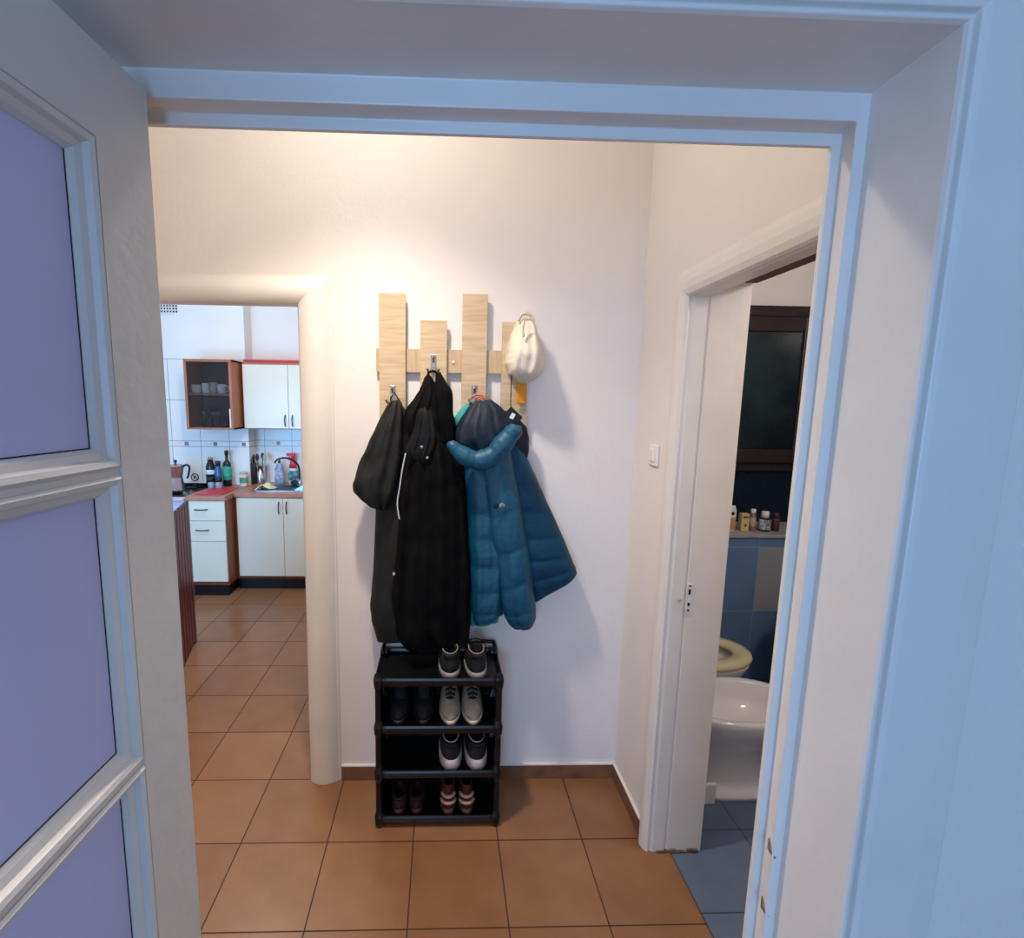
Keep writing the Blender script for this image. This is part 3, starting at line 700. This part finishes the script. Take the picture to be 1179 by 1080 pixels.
q = W(266, 482, YU); pbox(gc, 'handle', gx1-.026, gx1-.016, YU-.014, YU, 1.44, 1.61, mat('white_handle', (226, 226, 226), .3), .003, gd)
wc = thing('white_wall_cabinet', 'cream double door wall cabinet above the sink', 'wall cabinet', (-.65, 3.42, 1.72))
pbox(wc, 'body', -1.062, -.235, YV+.018, KY2-.001, 1.426, 2.030, brown_l)
for x0, x1, hx in ((-1.052, -.652, -.682), (-.648, -.240, -.616)):
    d = pbox(wc, 'door', x0, x1, YV, YV+.018, 1.434, 2.006, door_m); bow_handle(d, hx+.65, YV-3.42, 1.505-1.72, .10)
rt = tag(pbox(wc, 'tray', -1.045, -.42, YV+.01, YV+.30, 2.0305, 2.050, mat('red_enamel', (196, 36, 58), .3), .004), 'flat red tray lying on top of the cream wall cabinet', 'tray'); rt.parent = None; rt.location = wc.location
# mugs and glasses
def mug(px, y, h, r, rgb, label, hand=0):
    x = W(px, 450, y).x
    t = thing('mug', label, 'mug', (x, y, shz), 0, 'mugs on the cabinet shelf')
    b = BM(); lathe(b, [(r*.8, 0), (r*.92, .006), (r, h*.4), (r, h), (r-.003, h), (r-.004, h*.3), (.002, .006)], n=24)
    obj('cup', b, mat('glaze_%d_%d_%d' % rgb, rgb, .25, vary=.25, scale=40), t, smooth=True)
    b = BM(); s = 1 if hand >= 0 else -1
    tube(b, cr([(s*r*.95, 0, h*.82), (s*(r+.020), 0, h*.78), (s*(r+.024), 0, h*.5), (s*(r+.012), 0, h*.25), (s*r*.95, 0, h*.2)], 4), .0042, 8); obj('handle', b, MT['glaze_%d_%d_%d' % rgb], t, smooth=True)
mug(227, 3.19, .075, .044, (206, 196, 182), 'low wide cream mug, first from the left behind cabinet glass', -1)
mug(237.5, 3.22, .090, .037, (226, 224, 214), 'white patterned mug, second from the left behind cabinet glass')
mug(246, 3.19, .098, .037, (188, 172, 142), 'tan patterned mug, third from the left behind cabinet glass')
mug(255.5, 3.18, .082, .036, (232, 232, 240), 'white mug with blue side, last on the right behind cabinet glass')
gz = gz0+.018
glassm = mat('clear_glass', (235, 240, 245), .03, trans=1.0)
for px, y, st in ((235, 3.17, True), (242, 3.22, False), (246.5, 3.16, True), (251, 3.22, True), (257, 3.17, False), (260.5, 3.24, False)):
    x = W(px, 480, y).x; b = BM()
    if st: lathe(b, [(.030, 0), (.030, .002), (.004, .006), (.0035, .06), (.018, .075), (.032, .10), (.034, .125), (.030, .15), (.0285, .15), (.032, .125), (.030, .10), (.014, .078), (.001, .07)], n=20)
    else: lathe(b, [(.026, 0), (.031, .10), (.029, .10), (.024, .008), (.001, .008)], n=20)
    o = tag(obj('wine_glass' if st else 'tumbler', b, glassm, smooth=True), 'clear stemmed glass in the lower half of the glass cabinet' if st else 'clear straight tumbler in the lower half of the glass cabinet', 'glass', 'stemmed glasses in the cabinet' if st else 'tumblers in the cabinet')
    o.location = (x, y, gz)
# vent grille
t = thing('vent_grille', 'dark square-holed air vent high on the kitchen wall', 'vent')
a, c = W(180, 351, KY1), W(201, 361, KY1); t.location = (a.x, KY1, a.z)
b = BM(); box(b, 0, c.x-a.x, -.006, 0, c.z-a.z-.01, .012); obj('vent_plate', b, mat('vent_white', (214, 214, 216), .5), t)
b = BM()
for i in range(7):
    for j in range(3):
        x = W(183.0+i*3.35, 355, KY1).x-a.x; z = W(190, 352+j*3.3, KY1).z-a.z; box(b, x-.007, x+.007, -.0068, -.001, z-.007, z+.007)
obj('vent_holes', b, black, t)

# stove
st = thing('stove', 'white stove with black hob left of the drawer cabinet', 'stove', (-1.68, 3.09, 0))
lil = mat('stove_enamel', (206, 200, 214), .3)
pbox(st, 'oven_body', -1.985, -1.390, YD, KY1-.01, 0, .850, lil)
pbox(st, 'hob_surround', -1.985, -1.390, YD-.03, KY1-.01, .850, .868, lil, .004)
pbox(st, 'hob', -1.965, -1.400, YD+.06, KY1-.03, .868, .874, mat('hob_black', (18, 18, 22), .2), .002)
for cx_, cy_ in ((-1.56, 2.98), (-1.56, 3.25), (-1.84, 2.98), (-1.84, 3.25)):
    b = BM(); lathe(b, [(.045, 0), (.05, .006), (.035, .012), (.001, .013)], (cx_, cy_, .874), 20); rel(st, b); bu = obj('burner', b, black, st)
    b = BM()
    for k in range(4):
        a_ = k*PI/2; tube(b, [(cx_+.02*math.cos(a_), cy_+.02*math.sin(a_), .897), (cx_+.105*math.cos(a_), cy_+.105*math.sin(a_), .897), (cx_+.11*math.cos(a_), cy_+.11*math.sin(a_), .874)], .0045, 6)
    rel(st, b); obj('pan_support', b, mat('cast_iron', (24, 24, 26), .5, .3), bu)
pbox(st, 'rear_guard', -1.75, -1.42, 3.34, 3.36, .874, .905, mat('hob_black', (18, 18, 22), .2), .002)
pbox(st, 'oven_door', -1.95, -1.43, YD-.02, YD-.001, .25, .74, mat('oven_glass', (30, 28, 34), .1))
# moka pot on the hob
mp_y = 3.0; q = W(202.5, 559, mp_y)
mk = thing('moka_pot', 'aluminium stovetop coffee pot with black handle on the hob', 'coffee pot', (W(203, 550, mp_y).x, mp_y, .8995))
al = mat('aluminium', (186, 176, 178), .28, .9)
def octl(b, prof): loft(b, [[(r*math.cos(PI*(2*i+1)/8), r*math.sin(PI*(2*i+1)/8), z) for i in range(8)] for r, z in prof])
b = BM(); octl(b, [(.062, 0), (.063, .004), (.052, .10), (.050, .105)]); obj('boiler', b, al, mk)
b = BM(); octl(b, [(.050, .105), (.047, .115), (.064, .205), (.066, .212)]); box(b, -.095, -.055, -.012, .012, .185, .210); obj('upper_chamber', b, mat('aluminium_warm', (176, 140, 134), .3, .85), mk)
b = BM(); octl(b, [(.068, .212), (.066, .218), (.012, .232)]); o = obj('lid', b, al, mk)
b = BM(); lathe(b, [(.006, .230), (.006, .240), (.014, .250), (.012, .262), (.001, .266)], n=14); obj('lid_knob', b, black, o, smooth=True)
b = BM(); tube(b, cr([(.060, 0, .208), (.095, 0, .222), (.118, 0, .205), (.112, 0, .160), (.100, 0, .115), (.090, 0, .112)], 5), .009, 8); obj('handle', b, black, mk, smooth=True)
# round wall emblem (tap rosette)
q = W(224.5, 549.5, KY1)
t = thing('wall_sticker', 'small round black ring sticker on the tile behind the stove', 'sticker', (q.x, KY1, q.z))
b = BM(); R_ = .034
tube(b, [(R_*math.cos(2*PI*i/24), -.002, R_*math.sin(2*PI*i/24)) for i in range(25)], .0045, 6); obj('ring', b, mat('sticker_black', (40, 36, 40), .5), t)
b = BM(); tube(b, [(-.022, -.002, .022), (.022, -.002, -.022)], .004, 6); tube(b, [(-.012, -.002, -.014), (.010, -.002, .016)], .005, 6); obj('stroke', b, MT['sticker_black'], t)

# things on the drawer worktop
WT = .886
b = BM(); c = [W(212, 572, WT, 2), W(245, 572, WT, 2), W(261, 563, WT, 2), W(232, 562, WT, 2)]
xl, xr = -1.335, -1.105; loft(b, [[(xl, 2.83, WT+.0005), (xr, 2.83, WT+.0005), (xr, 3.20, WT+.0005), (xl, 3.20, WT+.0005)], [(xl, 2.83, WT+.008), (xr, 2.83, WT+.008), (xr, 3.20, WT+.008), (xl, 3.20, WT+.008)]])
tag(obj('cutting_board', b, mat('red_board', (206, 48, 72), .35, vary=.15, scale=14), bevel=.003), 'red rectangular cutting board lying on the drawer cabinet worktop', 'cutting board')
def bottle(name, px, y, base, prof, m, label, cat='bottle', group=None, cap=None, labelband=None, capm=None, sy=1, n=24):
    x = W(px, 550, y).x
    t = thing(name, label, cat, (x, y, base), 0, group)
    b = BM(); lathe(b, prof, n=n, sy=sy); obj('body', b, m, t, smooth=True)
    if cap: b = BM(); lathe(b, cap, n=16); obj('cap', b, capm or black, t, smooth=True)
    if labelband:
        r, z0, z1, lm = labelband; b = BM(); lathe(b, [(r, z0), (r+.0008, z0+.001), (r+.0008, z1-.001), (r, z1)], n=n, sy=sy); obj('paper_label', b, lm, t, smooth=True)
    return t
gd_ = mat('dark_green_glass', (16, 34, 36), .08, vary=.2); bd_ = mat('dark_brown_glass', (30, 24, 26), .12)
bottle('oil_bottle', 262, 3.32, WT, [(.036, 0), (.038, .005), (.038, .19), (.030, .22), (.014, .245), (.013, .31), (.015, .312), (.015, .322), (.001, .323)], gd_, 'tall dark green bottle with green label against the tiles', cap=[(.017, .295), (.017, .335), (.001, .336)], labelband=(.0385, .06, .185, mat('green_label', (52, 170, 150), .5, vary=.35, scale=30)))
bottle('sauce_bottle', 251.5, 3.30, WT, [(.030, 0), (.032, .004), (.032, .15), (.020, .19), (.017, .20)], mat('blue_bottle', (60, 110, 160), .2, vary=.4, scale=30), 'blue labelled bottle with dark cap left of green bottle', cap=[(.022, .19), (.024, .235), (.001, .24)], capm=mat('cap_blue', (20, 46, 70), .3))
bottle('vinegar_bottle', 243, 3.30, WT, [(.040, 0), (.042, .006), (.042, .15), (.040, .19), (.026, .225), (.024, .25)], bd_, 'squat dark bottle with cream top and white label', cap=[(.024, .245), (.022, .27), (.001, .272)], capm=mat('cap_cream2', (150, 140, 120), .5), labelband=(.0425, .115, .155, mat('white_label', (220, 226, 232), .5)))
for px, lab in ((243.5, 'left'), (252, 'right')):
    x = W(px, 560, 3.18).x; t = thing('spice_jar', 'small clear jar with dark round lid, %s of two in front of bottles' % lab, 'jar', (x, 3.18, WT), 0, 'small jars before the bottles')
    b = BM(); lathe(b, [(.026, 0), (.030, .004), (.030, .05), (.024, .062), (.022, .062), (.026, .045), (.024, .006), (.001, .006)], n=20); obj('glass_jar', b, mat('cloudy_glass', (205, 212, 224), .15, trans=.5), t, smooth=True)
    b = BM(); lathe(b, [(.028, .060), (.031, .064), (.031, .095), (.027, .098), (.001, .099)], n=20); obj('lid', b, mat('lid_navy', (16, 22, 34), .25), t, smooth=True)
bottle('tea_tin', 280.5, 3.33, WT, [(.034, 0), (.036, .003), (.036, .115), (.001, .116)], mat('tin_cream', (224, 214, 190), .4, vary=.15, scale=20), 'cream tin with green patch beside the jog of the wall', 'tin', cap=[(.037, .112), (.038, .128), (.001, .130)], capm=mat('tin_lid', (196, 190, 180), .4), labelband=(.0362, .03, .085, mat('tin_green', (120, 176, 150), .5, vary=.5, scale=22)))
# utensil holder on sink worktop
ux = W(300, 550, 3.47).x
t = thing('utensil_holder', 'steel utensil holder standing in the corner by the sink', 'utensil holder', (ux, 3.47, WT))
b = BM(); lathe(b, [(.040, 0), (.042, .004), (.042, .17), (.039, .17), (.038, .008), (.001, .008)], n=28); obj('steel_cup', b, chrome, t, smooth=True)
kn = thing('knife_block', 'black knife block with dark handles next to the utensil holder', 'knife block', (ux-.080, 3.47, WT))
b = BM(); box(b, -.026, .026, -.05, .06, 0, .20); obj('block', b, mat('block_black', (28, 30, 36), .3), kn, bevel=.006)
for dx, dy, h in ((-.016, -.03, .27), (.006, -.03, .25), (.018, 0, .265), (.014, .03, .28), (-.014, .03, .29)):
    b = BM(); tube(b, [(dx, dy, .198), (dx-.004, dy, h)], [.008, .010], 8); obj('knife_handle', b, mat('handle_black', (18, 20, 26), .35), kn, smooth=True)
def utensil(dx, dy, top, kind, m, label):
    b = BM(); tube(b, [(dx*.4, dy*.4, .0095), (dx, dy, top-.05)], .0045, 8)
    lathe(b, [(.002, -.04), (.015, -.02), (.019, 0), (.014, .022), (.002, .034)], (dx, dy, top-.03), 14, sy=.35)
    o = tag(obj(kind, b, m, smooth=True), label, 'kitchen utensil', 'utensils in the steel holder'); o.location = (ux, 3.47, WT)
utensil(.028, .0, .30, 'serving_spoon', mat('nylon_black', (20, 26, 40), .35), 'black nylon serving spoon standing in the steel holder')
utensil(.050, -.01, .285, 'wooden_spoon', mat('wood_spoon', (176, 176, 140), .6), 'pale wooden spoon leaning right in the steel holder')
utensil(-.02, -.01, .29, 'ladle', mat('nylon_black', (20, 26, 40), .35), 'black ladle leaning left in the steel holder')
# sink
sk = thing('sink', 'stainless steel sink set into the worktop', 'sink', (-.62, 3.23, WT))
b = BM(); rings = [rrect(-.30, .33, -.19, .21, .03, .0005), rrect(-.30, .33, -.19, .21, .03, .005), rrect(-.27, .02, -.15, .15, .04, .006), rrect(-.265, .015, -.145, .145, .04, .0035)]
loft(b, rings); obj('basin', b, mat('sink_steel', (170, 184, 196), .22, .9), sk, bevel=.001)
b = BM(); loft(b, [rrect(-.262, .012, -.142, .142, .04, .0042), rrect(-.262, .012, -.142, .142, .04, .0050)]); obj('bowl_shadow_liner', b, mat('bowl_shade_steel', (52, 60, 66), .3, .9), sk)  # dark sheet: shade of the bowl's depth put into the steel colour
b = BM()
for i in range(6): box(b, .05, .30, -.12+.05*i, -.112+.05*i, .005, .009)
obj('drainer_ribs', b, MT['sink_steel'], sk)
b = BM()
fx = W(345, 560, 3.46).x
fc = thing('faucet', 'dark arched kitchen faucet behind the sink', 'faucet', (fx, 3.46, WT))
tube(b, cr([(0, 0, .005), (0, 0, .12), (-.004, -.02, .19), (-.05, -.06, .245), (-.11, -.09, .265), (-.16, -.11, .255), (-.185, -.12, .235), (-.188, -.122, .215)], 6), .009, 10); obj('spout', b, mat('gunmetal', (70, 76, 84), .25, .9), fc, smooth=True)
b = BM(); lathe(b, [(.026, 0), (.026, .01), (.016, .02), (.015, .05), (.001, .052)], n=18); tube(b, [(0, 0, .04), (-.01, -.07, .065)], .006, 8); obj('base', b, chrome, fc, smooth=True)
# dish soap and spray bottle
sx_ = W(319, 550, 3.42).x
t = thing('dish_soap_bottle', 'clear dish soap bottle with blue cap behind the sink', 'bottle', (sx_, 3.50, WT))
b = BM(); lathe(b, [(.040, 0), (.046, .006), (.048, .05), (.042, .10), (.044, .14), (.030, .185), (.012, .20), (.012, .205)], n=24, sy=.6); obj('body', b, mat('soap_clear', (190, 210, 232), .15, trans=.5), t, smooth=True)
b = BM(); lathe(b, [(.014, .203), (.014, .22), (.006, .225), (.006, .24), (.001, .241)], n=14); tube(b, [(0, 0, .234), (-.018, -.004, .236)], .004, 8); obj('cap', b, mat('cap_deepblue', (30, 54, 100), .3), t, smooth=True)
b = BM(); lathe(b, [(.0475, .045), (.049, .05), (.0435, .10), (.0452, .14), (.0445, .141)], n=24, sy=.6); obj('label', b, mat('soap_label', (196, 204, 226), .4, rgb2=(104, 118, 150), scale=34), t, smooth=True)
px_ = W(337, 550, 3.50).x
t = thing('spray_bottle', 'white spray cleaner bottle with red trigger head', 'bottle', (px_, 3.52, WT))
b = BM(); lathe(b, [(.044, 0), (.048, .006), (.048, .10), (.040, .15), (.026, .20), (.018, .235), (.018, .24)], n=24, sy=.6); obj('body', b, mat('spray_white', (226, 220, 226), .3), t, smooth=True)
b = BM(); lathe(b, [(.0405, .150), (.0275, .20), (.0192, .236), (.018, .237)], n=24, sy=.66); obj('shrink_sleeve', b, mat('spray_pink', (226, 60, 78), .35), t, smooth=True)
b = BM(); lathe(b, [(.0484, .03), (.0492, .032), (.0492, .10), (.0455, .125)], n=24, sy=.62); obj('label', b, mat('spray_label', (120, 190, 190), .4, rgb2=(30, 50, 70), scale=26), t, smooth=True)
b = BM(); lathe(b, [(.020, .238), (.020, .262)], n=14); box(b, -.058, .026, -.013, .013, .268, .296); box(b, -.012, .018, -.011, .011, .255, .270); tube(b, [(-.030, 0, .268), (-.036, 0, .245), (-.030, 0, .225)], .005, 8); obj('trigger_head', b, mat('spray_red', (214, 22, 52), .35), t, bevel=.003)
# cloth draped over sink divider
b = BM(); g = 10; cxn = W(309, 560, 3.20).x
V = []
for i in range(g+1):
    row = []
    for j in range(g+1):
        u, v = i/g*2-1, j/g*2-1
        row.append(b.verts.new((u*.075+.012*v, v*.055, .050*max(0, 1-abs(u)*1.05-.15*abs(v))+.010+.006*math.sin(5*u+3*v))))
    V.append(row)
for i in range(g):
    for j in range(g): b.faces.new((V[i][j], V[i+1][j], V[i+1][j+1], V[i][j+1]))
o = obj('dishcloth', b, mat('yellow_cloth', (232, 230, 184), .85), smooth=True); sm = o.modifiers.new('s', 'SOLIDIFY'); sm.thickness = .005
o.location = (cxn, 3.14, WT+.004); tag(o, 'pale yellow dishcloth folded in a peak on the sink', 'cloth')
# grey scourer at sink right
b = BM(); lathe(b, [(.02, 0), (.035, .01), (.036, .03), (.02, .04), (.001, .042)], n=14, sy=.7); o = tag(obj('scouring_pad', b, mat('scourer', (26, 66, 74), .9, vary=.5, scale=40, bump=1), smooth=True), 'dark green scouring pad beside the faucet', 'scouring pad'); o.location = (W(339, 562, 3.40).x, 3.40, WT+.006)

# dark red slatted panel standing by the kitchen door
A_, B_ = Vector((-.700, 1.05, 0)), Vector((-.968, 2.0, 0))
dv = (B_-A_); Ln = dv.length; ang = math.atan2(dv.y, dv.x)
sp = thing('slatted_screen', 'dark red slatted wooden screen standing in the kitchen behind the open door leaf', 'screen', tuple(A_), ang)
red_w = mat('mahogany_red', (96, 26, 36), .38, vary=.35, scale=6, stretch=(8, 8, 1))
ns = 13; step = Ln/ns
for i in range(ns):
    x = i*step+.006; h = 1.012
    b = BM(); box(b, x, x+step-.016, -.008, .008, .02 if 0 < i < ns-1 else 0, h); obj('slat', b, red_w, sp, bevel=.003)
for z in (.09, .66, .93):
    b = BM(); box(b, 0, Ln-.010, .0085, .026, z, z+.05); obj('rail', b, red_w, sp, bevel=.003)

# ------------------------------------------------------------------ bathroom
cer = mat('ceramic_white', (228, 222, 222), .12)
def oval(cx_, cy_, a, bb, z, n=40, sq=2.4, x_flat=None):
    out = []
    for i in range(n):
        th = 2*PI*i/n; c_, s_ = math.cos(th), math.sin(th)
        x = cx_+a*(abs(c_)**(2/sq))*(1 if c_ >= 0 else -1); y = cy_+bb*(abs(s_)**(2/sq))*(1 if s_ >= 0 else -1)
        if x_flat is not None: x = max(x, x_flat)
        out.append((x, y, z))
    return out
bx, by = 2.06, .655                          # bidet centre
bi = thing('bidet', 'white ceramic bidet standing just inside the bathroom', 'bidet', (bx, by, 0))
H_ = .385
xf = -.20
b = BM()
rings = [oval(0, .02, .22, .170, 0, sq=3, x_flat=-.17), oval(0, .02, .22, .170, .022, sq=3, x_flat=-.17), oval(0, .02, .185, .150, .030, sq=3, x_flat=-.165), oval(0, .02, .170, .120, .10, x_flat=-.16), oval(0, .02, .175, .115, .18, x_flat=-.17), oval(.01, .01, .215, .150, .25, x_flat=xf),
         oval(.02, 0, .265, .178, .31, x_flat=xf), oval(.03, 0, .29, .190, .355, x_flat=xf), oval(.03, 0, .292, .192, .378, x_flat=xf), oval(.03, 0, .284, .186, .386, x_flat=xf+.006), oval(.03, 0, .262, .166, .386, x_flat=xf+.03),
         oval(.03, 0, .250, .156, .376, x_flat=xf+.045), oval(.03, 0, .225, .140, .32, x_flat=xf+.06), oval(.03, 0, .16, .10, .27, x_flat=xf+.09), oval(.03, 0, .04, .03, .255)]
loft(b, rings); obj('bowl', b, cer, bi, smooth=True)
b = BM(); lathe(b, [(.018, 0), (.018, .03), (.012, .035), (.012, .09), (.001, .095)], (xf+.02, 0, .386), 16); tube(b, [(xf+.02, 0, .455), (xf+.10, 0, .45), (xf+.11, 0, .435)], .009, 8); obj('tap', b, chrome, bi, smooth=True)
b = BM(); box(b, -.19, -.12, -.165, -.150, 0, .10); obj('floor_fixing', b, cer, bi, bevel=.01)
tx, ty = 2.04, 1.05
to = thing('toilet', 'white toilet with cream yellow seat behind the bidet', 'toilet', (tx, ty, 0))
b = BM(); loft(b, [oval(0, 0, .22, .13, 0, sq=3), oval(0, 0, .19, .12, .03), oval(0, 0, .18, .11, .18), oval(.04, 0, .24, .16, .30), oval(.05, 0, .275, .178, .375), oval(.05, 0, .278, .180, .395), oval(.05, 0, .22, .13, .395), oval(.05, 0, .19, .11, .33), oval(.03, 0, .10, .07, .24)]); obj('bowl', b, cer, to, smooth=True)
seat_m = mat('seat_cream', (214, 200, 160), .3)
b = BM(); rr = [oval(.05, 0, .288, .188, .398, sq=2.2), oval(.05, 0, .292, .192, .408, sq=2.2), oval(.05, 0, .285, .186, .424, sq=2.2), oval(.05, 0, .25, .152, .430, sq=2.2), oval(.05, 0, .205, .112, .422, sq=2.2), oval(.05, 0, .200, .106, .408, sq=2.2), oval(.05, 0, .205, .110, .400, sq=2.2)]
loft(b, rr+[rr[0]], cap=False); obj('seat', b, seat_m, to, smooth=True)
b = BM(); box(b, -.275, -.20, -.19, .19, .30, .78); obj('cistern', b, cer, to, bevel=.02)
# window over the ledge
fr = mat('dark_wood_frame', (50, 34, 30), .4, vary=.35, scale=6, stretch=(1, 1, 6))
YW = BY2-.02
a, c = W(850, 352, YW), W(936, 352, YW); zt_ = a.z; zb_ = W(848, 541, YW).z; wx0, wx1 = a.x-.16, W(911, 400, YW-.02).x+.13
b = BM()
def framebox(b, x0, x1, z0, z1, w_, y0, y1):
    box(b, x0, x0+w_, y0, y1, z0, z1); box(b, x1-w_, x1, y0, y1, z0, z1); box(b, x0+w_, x1-w_, y0, y1, z1-w_, z1); box(b, x0+w_, x1-w_, y0, y1, z0, z0+w_)
framebox(b, wx0, wx1+.06, zb_, zt_, .065, YW-.03, BY2)
wn = struct('window_1', b, fr, bevel=.004)
b = BM(); framebox(b, wx0+.055, wx1-.0, zb_+.055, zt_-.075, .085, YW-.07, YW-.028); sa = obj('window_sash', b, fr, wn, bevel=.006)
b = BM(); box(b, wx0+.13, wx1-.075, YW-.055, YW-.048, zb_+.13, zt_-.15); obj('window_glass', b, mat('night_glass', (40, 52, 54), .12, vary=.7, scale=2.5, rgb2=(12, 20, 24)), sa)
# toiletries
def toil(name, px, label, h, r, m, cap=None, capm=None, lm=None, z0=.3, z1=.8, sy=1, y=1.54, cat='bottle', top=None, neck=.5):
    x = W(px, 610, y).x
    t = thing(name, label, cat, (x, y, ledge_z+.0003))
    b = BM(); lathe(b, [(r*.92, 0), (r, .004), (r, h*.82), (r*.8, h*.92), (r*neck, h)], n=24, sy=sy); obj('body', b, m, t, smooth=True)
    if cap: b = BM(); lathe(b, [(cap[0], h-.002), (cap[0], h+cap[1]*.9), (cap[0]*.8, h+cap[1])], n=18); obj('cap', b, capm, t, smooth=True)
    if lm: b = BM(); lathe(b, [(r+.0003, h*z0), (r+.001, h*z0+.002), (r+.001, h*z1-.002), (r+.0003, h*z1)], n=24, sy=sy); obj('label', b, lm, t, smooth=True)
    return t
wht = mat('toiletry_white', (232, 228, 222), .35)
def dark_print(name, rgb, rgb2): return mat(name, rgb, .5, rgb2=rgb2, scale=55, vary=.3)
t = toil('lotion_bottle', 840, 'white lotion bottle with tan lower half, leftmost on the ledge', .155, .032, wht, sy=.6, lm=mat('tan_label', (206, 152, 104), .5, vary=.15, scale=12), z0=.05, z1=.55, neck=.7)
b = BM(); lathe(b, [(.001, 0), (.010, .0005), (.010, .002), (.001, .0025)], (0, 0, 0), 16); bmesh.ops.rotate(b, matrix=Matrix.Rotation(PI/2, 3, 'X'), verts=b.verts); bmesh.ops.translate(b, vec=(0, -.0195, .110), verts=b.verts); obj('emblem', b, black, t)
x = W(855, 610, 1.54).x
t = thing('cosmetics_box', 'small yellow cream carton on the bathroom ledge', 'box', (x, 1.54, ledge_z+.0003))
b = BM(); box(b, -.022, .026, -.018, .018, 0, .108); obj('carton', b, mat('carton_cream', (216, 192, 132), .5, vary=.1), t, bevel=.002)
b = BM(); box(b, -.014, .022, -.0188, -.0178, .082, .092); obj('printed_band', b, mat('print_brown', (70, 54, 34), .5), t)
b = BM(); box(b, -.002, .010, -.0188, -.0178, .028, .044); obj('printed_mark', b, mat('print_brown', (70, 54, 34), .5), t)
toil('skincare_bottle', 865.5, 'slim pinkish bottle with white cap on the ledge', .105, .018, mat('pinkish_glass', (146, 106, 96), .25), cap=(.014, .030), capm=wht, lm=dark_print('slim_label', (196, 184, 182), (140, 120, 118)))
toil('pump_bottle', 879.5, 'dark bottle with white pump and white label on the ledge', .085, .034, mat('dark_plastic', (16, 20, 26), .2), cap=(.022, .036), capm=wht, lm=dark_print('pump_label', (200, 208, 214), (60, 72, 84)), z0=.12, z1=.86)
b = BM()
toil('brown_bottle', 892, 'dim dark red bottle at the right end of the ledge', .085, .022, mat('dark_red_plastic', (70, 40, 46), .4), cap=(.016, .025), capm=mat('cap_slate', (60, 62, 72), .4))
b.free()
# dark bin at right
bn = thing('laundry_bin', 'dark rounded bin against the blue tiles behind the toilet', 'bin', (2.80, 1.15, 0))
b = BM(); lathe(b, [(.13, 0), (.14, .01), (.17, .40), (.175, .52), (.17, .53), (.12, .56), (.001, .57)], n=32); obj('body', b, mat('bin_black', (18, 20, 28), .5), bn, smooth=True)
